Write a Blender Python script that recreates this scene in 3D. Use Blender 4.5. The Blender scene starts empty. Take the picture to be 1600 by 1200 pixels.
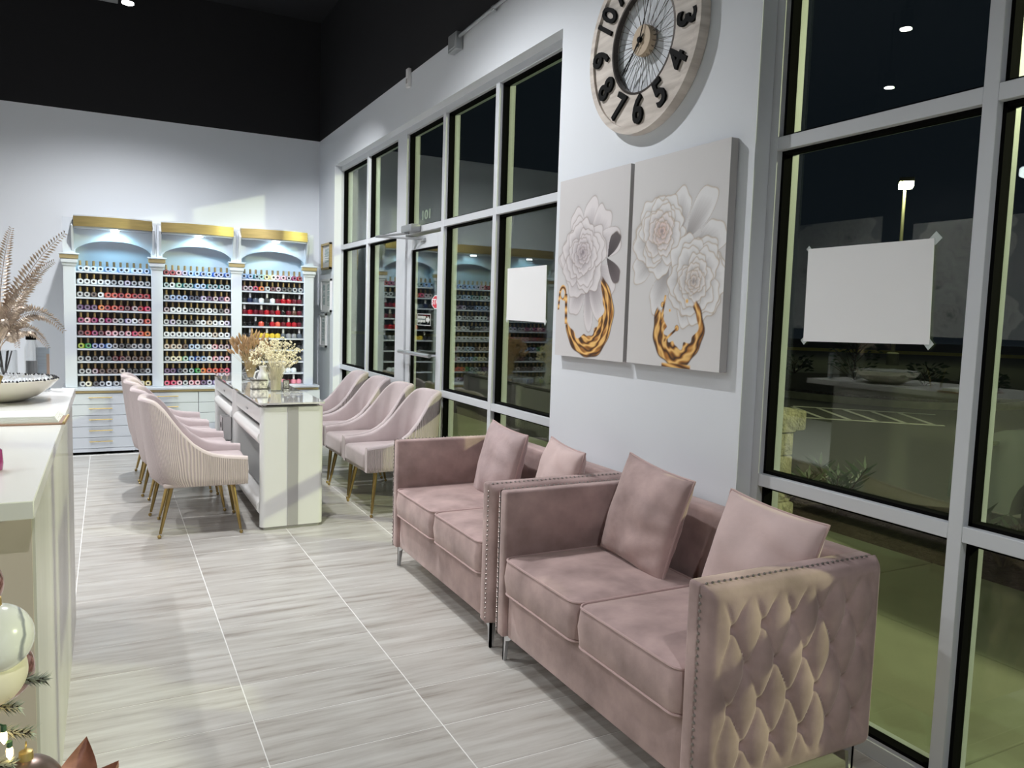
import bpy, bmesh, math, random
import numpy as np
from mathutils import Vector, Matrix
random.seed(7); rng = np.random.default_rng(7)
SC = bpy.context.scene; COL = SC.collection
PI = math.pi

# ------------------------------------------------------------------ camera
cd = bpy.data.cameras.new('camera'); CAM = bpy.data.objects.new('camera', cd); COL.objects.link(CAM)
cd.sensor_width = 36.0; cd.lens = 1210.9 / 1600 * 36; cd.clip_start = 0.03; cd.clip_end = 400
R_ = (0.88650, -0.46172, 0.03044); D_ = (-0.01373, -0.09201, -0.99566); F_ = (0.46252, 0.88224, -0.08791)
CAM.matrix_world = Matrix(((R_[0], -D_[0], -F_[0], 0), (R_[1], -D_[1], -F_[1], 0), (R_[2], -D_[2], -F_[2], 1.46), (0, 0, 0, 1)))
SC.camera = CAM
# ------------------------------------------------------------------ world + exposure
W = bpy.data.worlds.new('night_sky'); SC.world = W; W.use_nodes = True
W.node_tree.nodes['Background'].inputs[0].default_value = (0.010, 0.013, 0.022, 1)
W.node_tree.nodes['Background'].inputs[1].default_value = 0.5
SC.view_settings.view_transform = 'Standard'; SC.view_settings.look = 'None'
SC.view_settings.exposure = 0.20; SC.view_settings.gamma = 1.0
SC.view_settings.use_curve_mapping = False
SC.cycles.max_bounces = 8; SC.cycles.transparent_max_bounces = 16
SC.cycles.caustics_reflective = False; SC.cycles.caustics_refractive = False

def light(name, kind, loc, energy, color, target=None, size=0.05, spot=150, blend=0.5, parent=None):
    d = bpy.data.lights.new(name, kind); d.energy = energy; d.color = color
    if kind in ('POINT', 'SPOT'): d.shadow_soft_size = size
    if kind == 'SPOT': d.spot_size = math.radians(spot); d.spot_blend = blend
    if kind == 'AREA': d.shape = 'DISK'; d.size = size
    o = bpy.data.objects.new(name, d); COL.objects.link(o); o.location = loc
    t = Vector(target) if target else Vector(loc) + Vector((0, 0, -1))
    o.rotation_euler = (t - Vector(loc)).to_track_quat('-Z', 'Y').to_euler()
    return o
# flood of the parking-lot lamp that throws the frame shadows into the room (its pole and head are built below)
LOT_LAMP = (13.2, -3.4, 6.2)
light('parking_lot_flood', 'SPOT', (LOT_LAMP[0] - .25, LOT_LAMP[1], LOT_LAMP[2] - .12), 5600, (1.0, 0.93, 0.68), target=(2.5, 3.5, 0.5), size=0.16, spot=110, blend=0.3)

# ------------------------------------------------------------------ materials
MATS = {}
def mat(name, color=(.8, .8, .8), rough=.5, metal=0.0, noise=None, bump=None, sheen=0.0, sheen_tint=None, coat=0.0, emit=None, estr=0.0, objcol=False, trans=0.0, ior=1.45, spec=None, alpha=None):
    if name in MATS: return MATS[name]
    m = bpy.data.materials.new(name); m.use_nodes = True; nt = m.node_tree; b = nt.nodes['Principled BSDF']
    b.inputs['Base Color'].default_value = (*color, 1); b.inputs['Roughness'].default_value = rough
    b.inputs['Metallic'].default_value = metal; b.inputs['IOR'].default_value = ior
    b.inputs['Transmission Weight'].default_value = trans; b.inputs['Coat Weight'].default_value = coat
    if spec is not None: b.inputs['Specular IOR Level'].default_value = spec
    if alpha is not None: b.inputs['Alpha'].default_value = alpha
    if sheen:
        b.inputs['Sheen Weight'].default_value = sheen; b.inputs['Sheen Roughness'].default_value = .35
        b.inputs['Sheen Tint'].default_value = (*(sheen_tint or (1, 1, 1)), 1)
    if emit: b.inputs['Emission Color'].default_value = (*emit, 1); b.inputs['Emission Strength'].default_value = estr
    tc = None
    if noise or bump: tc = nt.nodes.new('ShaderNodeTexCoord')
    if noise:   # (scale, amount, stretch xyz)
        mp = nt.nodes.new('ShaderNodeMapping'); mp.inputs['Scale'].default_value = noise[2] if len(noise) > 2 else (1, 1, 1)
        nt.links.new(tc.outputs['Object'], mp.inputs[0])
        n = nt.nodes.new('ShaderNodeTexNoise'); n.inputs['Scale'].default_value = noise[0]; n.inputs['Detail'].default_value = 6
        nt.links.new(mp.outputs[0], n.inputs['Vector'])
        r = nt.nodes.new('ShaderNodeValToRGB'); a = noise[1]
        c2 = noise[3] if len(noise) > 3 else color
        r.color_ramp.elements[0].position = .3; r.color_ramp.elements[1].position = .7
        r.color_ramp.elements[0].color = (*[max(0, c * (1 - a)) for c in c2], 1); r.color_ramp.elements[1].color = (*[min(1, c * (1 + a)) for c in color], 1)
        nt.links.new(n.outputs['Fac'], r.inputs[0]); nt.links.new(r.outputs[0], b.inputs['Base Color'])
    if bump:    # (scale, strength, distance, stretch)
        mp = nt.nodes.new('ShaderNodeMapping'); mp.inputs['Scale'].default_value = bump[3] if len(bump) > 3 else (1, 1, 1)
        nt.links.new(tc.outputs['Object'], mp.inputs[0])
        n = nt.nodes.new('ShaderNodeTexNoise'); n.inputs['Scale'].default_value = bump[0]; n.inputs['Detail'].default_value = 4
        nt.links.new(mp.outputs[0], n.inputs['Vector'])
        u = nt.nodes.new('ShaderNodeBump'); u.inputs['Strength'].default_value = bump[1]; u.inputs['Distance'].default_value = bump[2]
        nt.links.new(n.outputs['Fac'], u.inputs['Height']); nt.links.new(u.outputs[0], b.inputs['Normal'])
    if objcol:
        oi = nt.nodes.new('ShaderNodeObjectInfo'); nt.links.new(oi.outputs['Color'], b.inputs['Base Color'])
    MATS[name] = m
    return m

def glass_mat(name, tint, f0=.05, gloss=(1, 1, 1)):
    m = bpy.data.materials.new(name); m.use_nodes = True; nt = m.node_tree; nt.nodes.clear()
    out = nt.nodes.new('ShaderNodeOutputMaterial'); mix = nt.nodes.new('ShaderNodeMixShader')
    tr = nt.nodes.new('ShaderNodeBsdfTransparent'); tr.inputs[0].default_value = (*tint, 1)
    gl = nt.nodes.new('ShaderNodeBsdfGlossy'); gl.inputs['Roughness'].default_value = 0.0; gl.inputs[0].default_value = (*gloss, 1)
    g = nt.nodes.new('ShaderNodeNewGeometry')
    dot = nt.nodes.new('ShaderNodeVectorMath'); dot.operation = 'DOT_PRODUCT'
    nt.links.new(g.outputs['Normal'], dot.inputs[0]); nt.links.new(g.outputs['Incoming'], dot.inputs[1])
    def mth(op, a, b=None):
        n = nt.nodes.new('ShaderNodeMath'); n.operation = op
        for i, v in enumerate((a, b)):
            if v is None: continue
            if isinstance(v, (int, float)): n.inputs[i].default_value = v
            else: nt.links.new(v, n.inputs[i])
        return n.outputs[0]
    c = mth('ABSOLUTE', dot.outputs['Value']); p = mth('POWER', mth('SUBTRACT', 1.0, c), 5.0)
    f = mth('ADD', mth('MULTIPLY', p, 1 - f0), f0)
    nt.links.new(f, mix.inputs[0]); nt.links.new(tr.outputs[0], mix.inputs[1]); nt.links.new(gl.outputs[0], mix.inputs[2])
    nt.links.new(mix.outputs[0], out.inputs[0]); MATS[name] = m
    return m

def vcol_mat(name, rough=.6, attr='print'):
    m = bpy.data.materials.new(name); m.use_nodes = True; nt = m.node_tree; b = nt.nodes['Principled BSDF']
    a = nt.nodes.new('ShaderNodeAttribute'); a.attribute_name = attr
    nt.links.new(a.outputs['Color'], b.inputs['Base Color']); b.inputs['Roughness'].default_value = rough; MATS[name] = m
    return m

M_WALL = mat('white_paint', (.77, .80, .84), .55, bump=(180, .04, .002))
M_BLACK = mat('black_paint', (.010, .010, .012), .75)
M_GROUT = mat('grout', (.80, .79, .76), .8)
M_ALU = mat('grey_aluminium', (.62, .64, .67), .40)
M_GASKET = mat('black_gasket', (.004, .004, .004), .9, spec=.05)
M_GLASS = glass_mat('window_glass', (.84, .91, .80), .05)
M_CLEAR = glass_mat('clear_glass', (.98, .985, .985), .05)
M_GOLD = mat('brushed_gold', (.56, .43, .18), .42, .75, noise=(6, .10, (1, 1, 14)))
M_BRASS = mat('antique_brass', (.46, .33, .13), .28, 1.0)
M_CHROME = mat('chrome', (.66, .67, .69), .28, 1.0)
M_LACQ = mat('white_lacquer', (.62, .66, .71), .28, coat=.3)
M_WHITEP = mat('white_plastic', (.82, .82, .82), .45)
M_VELVET = mat('mauve_velvet', (.43, .31, .295), .8, noise=(6.5, .22, (1, 1, 1), (.375, .265, .25)), bump=(26, .14, .01), sheen=.55, sheen_tint=(1, .86, .80))
M_VELVET_D = mat('dusty_velvet', (.43, .325, .32), .8, noise=(9, .15, (1, 1, 1)), bump=(22, .28, .012), sheen=.5, sheen_tint=(1, .86, .84))
M_PIPE = mat('mauve_piping', (.48, .34, .325), .75, sheen=.4, sheen_tint=(1, .85, .8))
M_CHAIR = mat('blush_velvet', (.54, .46, .46), .8, noise=(6, .10, (1, 1, 1)), bump=(40, .08, .006), sheen=.6, sheen_tint=(1, .9, .88))

# ------------------------------------------------------------------ mesh helpers
class MB:
    def __init__(s): s.v = []; s.f = []; s.m = []
    def add(s, vs, fs, mi=0):
        o = len(s.v); s.v += [tuple(p) for p in vs]; s.f += [tuple(i + o for i in f) for f in fs]; s.m += [mi] * len(fs); return s
    def box(s, x0, x1, y0, y1, z0, z1, bev=0, seg=2, mi=0, mtx=None):
        bm = bmesh.new(); bmesh.ops.create_cube(bm, size=1)
        for v in bm.verts: v.co = ((x0 + x1) / 2 + v.co.x * (x1 - x0), (y0 + y1) / 2 + v.co.y * (y1 - y0), (z0 + z1) / 2 + v.co.z * (z1 - z0))
        if bev: bmesh.ops.bevel(bm, geom=list(bm.edges), offset=bev, segments=seg, profile=.5, affect='EDGES')
        bm.verts.index_update()
        vs = [v.co.copy() for v in bm.verts]
        if mtx is not None: vs = [mtx @ v for v in vs]
        s.add(vs, [[v.index for v in f.verts] for f in bm.faces], mi); bm.free(); return s
    def tube(s, pts, r, n=8, caps=True, mi=0, closed=False):
        pts = [Vector(p) for p in pts]; N = len(pts); rs = r if isinstance(r, (list, tuple)) else [r] * N
        vs = []; up = None
        for i, p in enumerate(pts):
            if closed: t = (pts[(i + 1) % N] - pts[i - 1]).normalized()
            else: t = (pts[min(i + 1, N - 1)] - pts[max(i - 1, 0)]).normalized()
            if up is None:
                up = t.orthogonal().normalized()
            else:
                up = (up - t * up.dot(t))
                up = up.normalized() if up.length > 1e-6 else t.orthogonal().normalized()
            b = t.cross(up)
            for k in range(n):
                a = 2 * PI * k / n; vs.append(p + (up * math.cos(a) + b * math.sin(a)) * rs[i])
        fs = []
        for i in range(N if closed else N - 1):
            j = (i + 1) % N
            for k in range(n): fs.append((i * n + k, i * n + (k + 1) % n, j * n + (k + 1) % n, j * n + k))
        if caps and not closed: fs.append(tuple(range(n - 1, -1, -1))); fs.append(tuple((N - 1) * n + k for k in range(n)))
        return s.add(vs, fs, mi)
    def lathe(s, prof, n=24, c=(0, 0, 0), axis='z', mi=0, caps=True):
        vs = []; c = Vector(c)
        for (r, h) in prof:
            for k in range(n):
                a = 2 * PI * k / n; p = (r * math.cos(a), r * math.sin(a), h)
                if axis == 'x': p = (p[2], p[0], p[1])
                if axis == 'y': p = (p[1], p[2], p[0])
                vs.append(c + Vector(p))
        fs = []
        for i in range(len(prof) - 1):
            for k in range(n): fs.append((i * n + k, i * n + (k + 1) % n, (i + 1) * n + (k + 1) % n, (i + 1) * n + k))
        if caps:
            if prof[0][0] > 1e-5: fs.append(tuple(range(n - 1, -1, -1)))
            if prof[-1][0] > 1e-5: fs.append(tuple((len(prof) - 1) * n + k for k in range(n)))
        return s.add(vs, fs, mi)
    def grid(s, fn, nu, nv, mi=0, cu=False, cv=False, flip=False):
        vs = [fn(i / (nu if cu else nu - 1), j / (nv if cv else nv - 1)) for i in range(nu) for j in range(nv)]
        fs = []
        for i in range(nu if cu else nu - 1):
            for j in range(nv if cv else nv - 1):
                a, b, c, d = i * nv + j, ((i + 1) % nu) * nv + j, ((i + 1) % nu) * nv + (j + 1) % nv, i * nv + (j + 1) % nv
                fs.append((a, d, c, b) if flip else (a, b, c, d))
        return s.add(vs, fs, mi)
    def prism(s, poly, x0, x1, mi=0, plane='yz'):
        n = len(poly)
        def P(a, b, d): return (d, a, b) if plane == 'yz' else ((a, d, b) if plane == 'xz' else (a, b, d))
        vs = [P(a, b, x0) for a, b in poly] + [P(a, b, x1) for a, b in poly]
        fs = [tuple(range(n)), tuple(range(2 * n - 1, n - 1, -1))] + [(i, i + n, (i + 1) % n + n, (i + 1) % n) for i in range(n)]
        return s.add(vs, fs, mi)
    def mesh(s, name, mats, smooth=True, angle=40):
        me = bpy.data.meshes.new(name); me.from_pydata([tuple(p) for p in s.v], [], s.f)
        for m in (mats if isinstance(mats, (list, tuple)) else [mats]): me.materials.append(m)
        if isinstance(mats, (list, tuple)) and len(mats) > 1: me.polygons.foreach_set('material_index', s.m)
        bm = bmesh.new(); bm.from_mesh(me); bmesh.ops.recalc_face_normals(bm, faces=bm.faces); bm.to_mesh(me); bm.free()
        if smooth: me.shade_smooth(); me.set_sharp_from_angle(angle=math.radians(angle))
        return me
    def build(s, name, mats, parent=None, smooth=True, angle=40):
        return link(name, s.mesh(name, mats, smooth, angle), parent)

def link(name, me, parent=None, loc=None):
    o = bpy.data.objects.new(name, me); COL.objects.link(o)
    if parent: o.parent = parent
    if loc: o.location = loc
    return o
def thing(name, label, cat, loc=(0, 0, 0), rotz=0, group=None, rot=None):
    o = bpy.data.objects.new(name, None); COL.objects.link(o); o.location = loc
    o.rotation_euler = rot if rot else (0, 0, rotz); o.empty_display_size = .1
    o['label'] = label; o['category'] = cat
    if group: o['group'] = group
    return o
def tag(o, label, cat, group=None, kind=None):
    o['label'] = label; o['category'] = cat
    if group: o['group'] = group
    if kind: o['kind'] = kind
    return o
def struct(name, label, cat, loc=(0, 0, 0)):
    o = thing(name, label, cat, loc); o['kind'] = 'structure'; return o
def sstruct(o, label, cat): return tag(o, label, cat, kind='structure')
def dup(root, loc=None, rotz=None, label=None):
    r = root.copy(); COL.objects.link(r)
    if loc is not None: r.location = loc
    if rotz is not None: r.rotation_euler = (0, 0, rotz)
    if label: r['label'] = label
    for ch in list(root.children):
        c = ch.copy(); COL.objects.link(c); c.parent = r
        for g in list(ch.children):
            d = g.copy(); COL.objects.link(d); d.parent = c
    return r
def text_mesh(txt, size, depth, mirror=False):
    cu = bpy.data.curves.new('lettering', 'FONT'); cu.body = txt; cu.size = size; cu.extrude = depth; cu.offset = size * .022
    cu.align_x = 'CENTER'; cu.align_y = 'CENTER'; cu.resolution_u = 3
    o = bpy.data.objects.new('lettering', cu); COL.objects.link(o); bpy.context.view_layer.update()
    me = bpy.data.meshes.new_from_object(o.evaluated_get(bpy.context.evaluated_depsgraph_get()))
    bpy.data.objects.remove(o); bpy.data.curves.remove(cu)
    return me
ORD = ['first', 'second', 'third', 'fourth', 'fifth', 'sixth', 'seventh', 'eighth', 'ninth', 'tenth', 'eleventh', 'twelfth', 'thirteenth']
# ================================================================== THE SETTING
X0, XF = 2.205, 2.28            # inner wall face, inner face of the glazing frame
def tile_mat():
    m = bpy.data.materials.new('porcelain_tile'); m.use_nodes = True; nt = m.node_tree; b = nt.nodes['Principled BSDF']
    tc = nt.nodes.new('ShaderNodeTexCoord'); oi = nt.nodes.new('ShaderNodeObjectInfo')
    ad = nt.nodes.new('ShaderNodeVectorMath'); ad.operation = 'MULTIPLY_ADD'
    cx = nt.nodes.new('ShaderNodeCombineXYZ')
    for i in range(3): nt.links.new(oi.outputs['Random'], cx.inputs[i])
    ad.inputs[1].default_value = (37, 61, 13); nt.links.new(cx.outputs[0], ad.inputs[0]); nt.links.new(tc.outputs['Object'], ad.inputs[2])
    mp = nt.nodes.new('ShaderNodeMapping'); mp.inputs['Scale'].default_value = (1.3, 13, 1); mp.inputs['Rotation'].default_value = (0, 0, .06)
    nt.links.new(ad.outputs[0], mp.inputs[0])
    n = nt.nodes.new('ShaderNodeTexNoise'); n.inputs['Scale'].default_value = 1.6; n.inputs['Detail'].default_value = 9; n.inputs['Roughness'].default_value = .62
    nt.links.new(mp.outputs[0], n.inputs['Vector'])
    r = nt.nodes.new('ShaderNodeValToRGB'); e = r.color_ramp.elements
    e[0].position = .30; e[0].color = (.29, .255, .22, 1); e[1].position = .66; e[1].color = (.55, .535, .50, 1)
    x = e.new(.43); x.color = (.43, .405, .37, 1); x = e.new(.54); x.color = (.495, .475, .44, 1)
    nt.links.new(n.outputs['Fac'], r.inputs[0]); nt.links.new(r.outputs[0], b.inputs['Base Color'])
    b.inputs['Roughness'].default_value = .28; b.inputs['Specular IOR Level'].default_value = .45
    MATS['porcelain_tile'] = m; return m
M_TILE = tile_mat()
M_FLOORBASE = mat('floor_base', (.50, .48, .45), .5)
floor = MB().box(-5.2, X0 + .2, -3.7, 9.35, -.08, -.0010).build('floor', M_GROUT); sstruct(floor, 'pale grey streaked porcelain tile floor of the salon', 'floor')
tme = MB().box(-.2985, .2985, -.1462, .1462, -.006, 0, .0012, 1).mesh('tile', M_TILE)
for k in range(-4, 3):
    for j in range(-8, 21):
        y0 = 2.437 + .2955 * j; x0 = .443 + .6 * k; x1 = x0 + .6
        if k == 2: x1 = X0 if (2.1 < y0 < 3.6) or y0 > 8.2 else XF
        if y0 + .2955 > 8.42 and x1 > -.4: continue
        t = link('tile', tme, floor, ((x0 + x1) / 2, y0 + .1477, 0)); t.scale = ((x1 - x0 - .0005) / .6, 1, 1)

def wallbox(name, label, x0, x1, y0, y1, z0=0, z1=3.385):
    o = MB().box(x0, x1, y0, y1, z0, z1).build(name, M_WALL); sstruct(o, label, 'wall')
    u = MB().box(x0, x1, y0, y1, z1, 4.7).build('upper_band', M_BLACK, o); return o
wallbox('wall_back', 'white back wall behind the polish racks, black above', -5.2, X0 + .2, 9.15, 9.35)
wl = MB().box(-5.2, -5.0, -3.5, 9.15, 0, 4.7).build('wall_left', M_BLACK); sstruct(wl, 'dark painted side wall on the far side of reception', 'wall')
wallbox('wall_front', 'white wall behind the viewer', -5.2, X0 + .2, -3.7, -3.5)
wr = struct('wall_right', 'white storefront wall with column between the windows, black above', 'wall')
def wp(name, *a, m=M_WALL): return MB().box(*a).build(name, m, wr)
wp('column', X0, X0 + .2, 2.266, 3.737, 0, 3.012); wp('pier', X0, X0 + .2, 8.475, 9.15, 0, 3.012); wp('pier', X0, X0 + .2, -3.5, -1.1, 0, 3.012)
wp('header', X0, X0 + .2, -3.5, 9.15, 3.012, 3.385); wp('upper_band', X0, X0 + .2, -3.5, 9.15, 3.385, 4.7, m=M_BLACK)
ceil = MB().box(-5.2, X0 + .2, -3.7, 9.35, 4.7, 4.8).build('ceiling', M_BLACK); sstruct(ceil, 'black painted open ceiling high above the salon', 'ceiling')
bb = MB().box(X0 - .012, X0, 8.5, 9.15, 0, .1, .002).build('baseboard_right', mat('grey_base', (.34, .35, .36), .5)); sstruct(bb, 'low grey baseboard under the framed certificates', 'baseboard')
bb = MB().box(X0 - .012, X0, 2.27, 3.735, 0, .1, .002).build('baseboard_column', MATS['grey_base']); sstruct(bb, 'low grey baseboard behind the two sofas', 'baseboard')

FD = 2.40
def bar(par, name, y0, y1, z0, z1, x0=XF, x1=FD): return MB().box(x0, x1, y0, y1, z0, z1, .0015, 1).build(name, M_ALU, par)
def pane(par, y0, y1, z0, z1):
    g = MB(); a, t = .012, .018
    for (b0, b1, c0, c1) in ((y0, y0 + a, z0, z1), (y1 - a, y1, z0, z1), (y0, y1, z0, z0 + a), (y0, y1, z1 - a, z1)):
        g.box(2.308, 2.352, b0, b1, c0, c1)
    p = MB().box(2.333, 2.338, y0 + .004, y1 - .004, z0 + .004, z1 - .004).build('glass_pane', M_GLASS, par, smooth=False)
    g.build('gasket', M_GASKET, p)
    return p
ZB, ZS0, ZS1, ZT0, ZT1, ZH0, ZH1 = .055, .819, .867, 2.118, 2.168, 2.962, 3.012
w1 = struct('window_1', 'tall grey storefront window wall around the glass door', 'window')
for a, b in ((8.47, 8.53), (7.49, 7.54), (6.40, 6.63), (5.55, 5.60), (4.65, 4.70), (3.70, 3.76)): bar(w1, 'mullion', a, b, 0, ZH1)
cols1 = [(7.54, 8.47), (6.63, 7.49), (4.70, 5.55), (3.76, 4.65)]
for a, b in cols1 + [(5.60, 6.40)]:
    bar(w1, 'transom', a, b, ZT0, ZT1, XF + .001); bar(w1, 'head_rail', a, b, ZH0, ZH1, XF + .001); pane(w1, a, b, ZT1, ZH0)
for a, b in cols1:
    bar(w1, 'sill_rail', a, b, ZS0, ZS1, XF + .001); bar(w1, 'base_rail', a, b, 0, ZB, XF + .001)
    pane(w1, a, b, ZS1, ZT0); pane(w1, a, b, ZB, ZS0)
w2 = struct('window_2', 'tall grey storefront window beside the near sofa', 'window')
ms = [(2.227, 2.266), (1.396, 1.441), (.55, .595), (-.296, -.251), (-1.1, -1.06)]
for a, b in ms: bar(w2, 'mullion', a, b, 0, ZH1)
for i in range(4):
    a, b = ms[i + 1][1], ms[i][0]
    bar(w2, 'transom', a, b, ZT0, ZT1, XF + .001); bar(w2, 'head_rail', a, b, ZH0, ZH1, XF + .001); bar(w2, 'sill_rail', a, b, ZS0, ZS1, XF + .001); bar(w2, 'base_rail', a, b, 0, ZB, XF + .001)
    pane(w2, a, b, ZT1, ZH0); pane(w2, a, b, ZS1, ZT0); pane(w2, a, b, ZB, ZS0)
# glass entrance door
d1 = struct('door_1', 'grey framed glass entrance door with push bar', 'door')
def dbar(n, a, b, c, d): return MB().box(2.295, 2.345, a, b, c, d, .002, 1).build(n, M_ALU, d1)
dbar('stile', 6.29, 6.385, .01, 2.09); dbar('stile', 5.615, 5.69, .01, 2.09); dbar('top_rail', 5.69, 6.29, 1.985, 2.09); dbar('bottom_rail', 5.69, 6.29, .01, .26)
dg = MB().box(2.318, 2.323, 5.686, 6.294, .256, 1.989).build('glass_pane', M_GLASS, d1, smooth=False)
g = MB(); g.box(2.306, 2.335, 6.277, 6.292, .26, 1.985); g.box(2.306, 2.335, 5.69, 6.29, 1.972, 1.985); g.build('gasket', M_GASKET, dg)
pb = MB().tube([(2.225, 6.36, 1.125), (2.225, 5.64, 1.125)], .016, 12).build('push_bar', M_CHROME, d1)
MB().tube([(2.225, 6.30, 1.125), (2.30, 6.30, 1.125)], .011, 8).tube([(2.225, 5.70, 1.125), (2.30, 5.70, 1.125)], .011, 8).build('bracket', M_CHROME, pb)
cl = MB().box(2.19, 2.278, 6.02, 6.27, 2.118, 2.178, .012, 2).build('closer_body', mat('closer_grey', (.34, .35, .36), .4, .5), d1)
MB().tube([(2.225, 6.16, 2.112), (2.06, 6.52, 2.10), (2.06, 6.53, 2.10)], .009, 6).tube([(2.06, 6.53, 2.098), (2.29, 5.98, 2.055)], .008, 6).box(2.275, 2.295, 5.95, 6.02, 2.035, 2.065, .003, 1).build('closer_arm', MATS['closer_grey'], cl)
# door decals: stop octagon, arrow notice
sd = MB().prism([(5.735 + .118 * math.cos(PI / 8 + k * PI / 4), 1.548 + .058 * math.sin(PI / 8 + k * PI / 4)) for k in range(8)], 2.3135, 2.3145).build('stop_sign_decal', mat('decal_white', (.85, .85, .85), .5), None, smooth=False)
tag(sd, 'red octagonal STOP decal on the glass of the entrance door', 'decal')
MB().prism([(5.735 + .106 * math.cos(PI / 8 + k * PI / 4), 1.548 + .051 * math.sin(PI / 8 + k * PI / 4)) for k in range(8)], 2.3122, 2.3132).build('red_field', mat('decal_red', (.60, .03, .05), .5), sd, smooth=False)
def wall_text(txt, size, loc, m, parent=None, name='lettering', depth=.0006, flipped=False, sx=1.0):
    me = text_mesh(txt, size, depth); me.materials.clear(); me.materials.append(m)
    # text plane faces -X (into the room); reading direction runs towards -Y
    s = -1 if flipped else 1
    T = Matrix(((0, 0, -1, 0), (-s * sx, 0, 0, 0), (0, 1, 0, 0), (0, 0, 0, 1)))
    me.transform(T)
    if flipped: me.flip_normals()
    o = link(name, me, parent, loc); return o
wall_text('STOP', .062, (2.3115, 5.735, 1.548), MATS['decal_white'], sd, sx=1.35)
nd = MB()
for (a, b, c, d) in ((5.86, 6.165, 1.448, 1.453), (5.86, 6.165, 1.357, 1.362), (5.86, 5.867, 1.357, 1.453), (6.158, 6.165, 1.357, 1.453)): nd.box(2.3135, 2.3145, a, b, c, d)
nd = nd.build('notice_decal', mat('decal_grey', (.62, .64, .62), .5), None, smooth=False)
tag(nd, 'small outlined notice decal with an arrow on the entrance door glass', 'decal')
MB().prism([(5.96, 1.42), (5.925, 1.42), (5.925, 1.436), (5.875, 1.405), (5.925, 1.374), (5.925, 1.390), (5.96, 1.390)], 2.3132, 2.3142).build('arrow', MATS['decal_grey'], nd, smooth=False)
st = MB(); y = 6.15
for row in (1.412, 1.38):
    y = 6.148
    while y > 5.975:
        w = random.choice((.006, .008, .010)); st.box(2.3132, 2.3142, y - w, y, row + random.choice((0, .004)), row + .022); y -= w + random.choice((.004, .007))
st.build('lettering', MATS['decal_grey'], nd, smooth=False)
un = wall_text('101', .105, (2.341, 6.075, 2.262), mat('vinyl_grey', (.50, .50, .48), .6), None, 'unit_number', flipped=True, sx=1.5)
tag(un, 'reversed grey unit number 101 on the glass above the door', 'number')

# white sheets taped to the glass
M_PAPER = mat('white_paper', (.86, .86, .86), .7)
def sheet(label, pts, tapes):
    me = MB(); th = .0012
    vs = [(2.3305, y, z) for y, z in pts] + [(2.3305 - th, y, z) for y, z in pts]
    me.add(vs, [(0, 1, 2, 3), (7, 6, 5, 4), (0, 4, 5, 1), (1, 5, 6, 2), (2, 6, 7, 3), (3, 7, 4, 0)])
    o = me.build('paper_sheet', M_PAPER, None, smooth=False); tag(o, label, 'paper', 'sheets taped to the windows')
    for (y, z, dy, dz) in tapes:
        MB().add([(2.3318, y - dy, z), (2.3318, y, z + dz), (2.3318, y + dy, z), (2.3318, y, z - dz), (2.3312, y - dy, z), (2.3312, y, z + dz), (2.3312, y + dy, z), (2.3312, y, z - dz)],
                 [(0, 1, 2, 3), (7, 6, 5, 4), (0, 4, 5, 1), (1, 5, 6, 2), (2, 6, 7, 3), (3, 7, 4, 0)]).build('tape', mat('tape', (.55, .6, .58), .3), o, smooth=False)
    return o
sheet('blank white sheet taped to the window beside the near sofa', [(2.091, 1.741), (1.591, 1.745), (1.581, 1.408), (2.088, 1.397)], [(1.588, 1.745, .022, .022), (1.585, 1.41, .018, .02), (2.086, 1.4, .016, .016), (2.09, 1.741, .012, .012)])
sheet('blank white sheet taped to the window behind the far sofa', [(4.553, 1.765), (4.044, 1.766), (4.037, 1.424), (4.550, 1.431)], [(4.045, 1.43, .02, .025), (4.545, 1.435, .02, .025)])

# ------------------------------------------------------------------ outside
M_CONC = mat('concrete_walk', (.27, .28, .19), .85, noise=(2.2, .10), bump=(60, .15, .004))
M_ASPH = mat('asphalt', (.060, .062, .056), .85, noise=(30, .25), bump=(120, .3, .01))
M_MULCH = mat('dark_mulch', (.030, .022, .016), .95, noise=(18, .6), bump=(35, 1, .05))
M_CURB = mat('curb_concrete', (.34, .33, .25), .85, noise=(5, .15))
M_PAINT = mat('line_paint', (.55, .55, .5), .7)
walk = MB().box(2.41, 4.62, -12, 24, -.12, -.03).build('sidewalk', mat('joint_dirt', (.05, .05, .04), .9)); sstruct(walk, 'concrete sidewalk outside the storefront windows', 'sidewalk')
for j in range(-4, 12):
    for (a, b) in ((2.41, 3.52), (3.525, 4.62)):
        MB().box(a, b, 1.5 * j + .003, 1.5 * j + 1.497, -.05, -.02, .004, 1).build('slab', M_CONC, walk)
mul = MB().grid(lambda u, v: (4.62 + .82 * u, -8 + 24 * v, -.05 + .05 * math.sin(u * PI) + .02 * math.sin(v * 190) * math.sin(u * 19)), 8, 160)
mul = mul.build('mulch_bed', M_MULCH); tag(mul, 'dark mulch planting bed along the sidewalk', 'mulch', kind='stuff')
lot = MB().box(5.40, 70, -45, 75, -.3, -.17).build('parking_lot', M_ASPH); sstruct(lot, 'dark asphalt parking lot outside', 'parking lot')
cb = MB().box(5.42, 5.56, -12, 24, -.17, -.03, .012, 1).build('curb', M_CURB); sstruct(cb, 'concrete curb between mulch bed and asphalt', 'curb')
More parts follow.
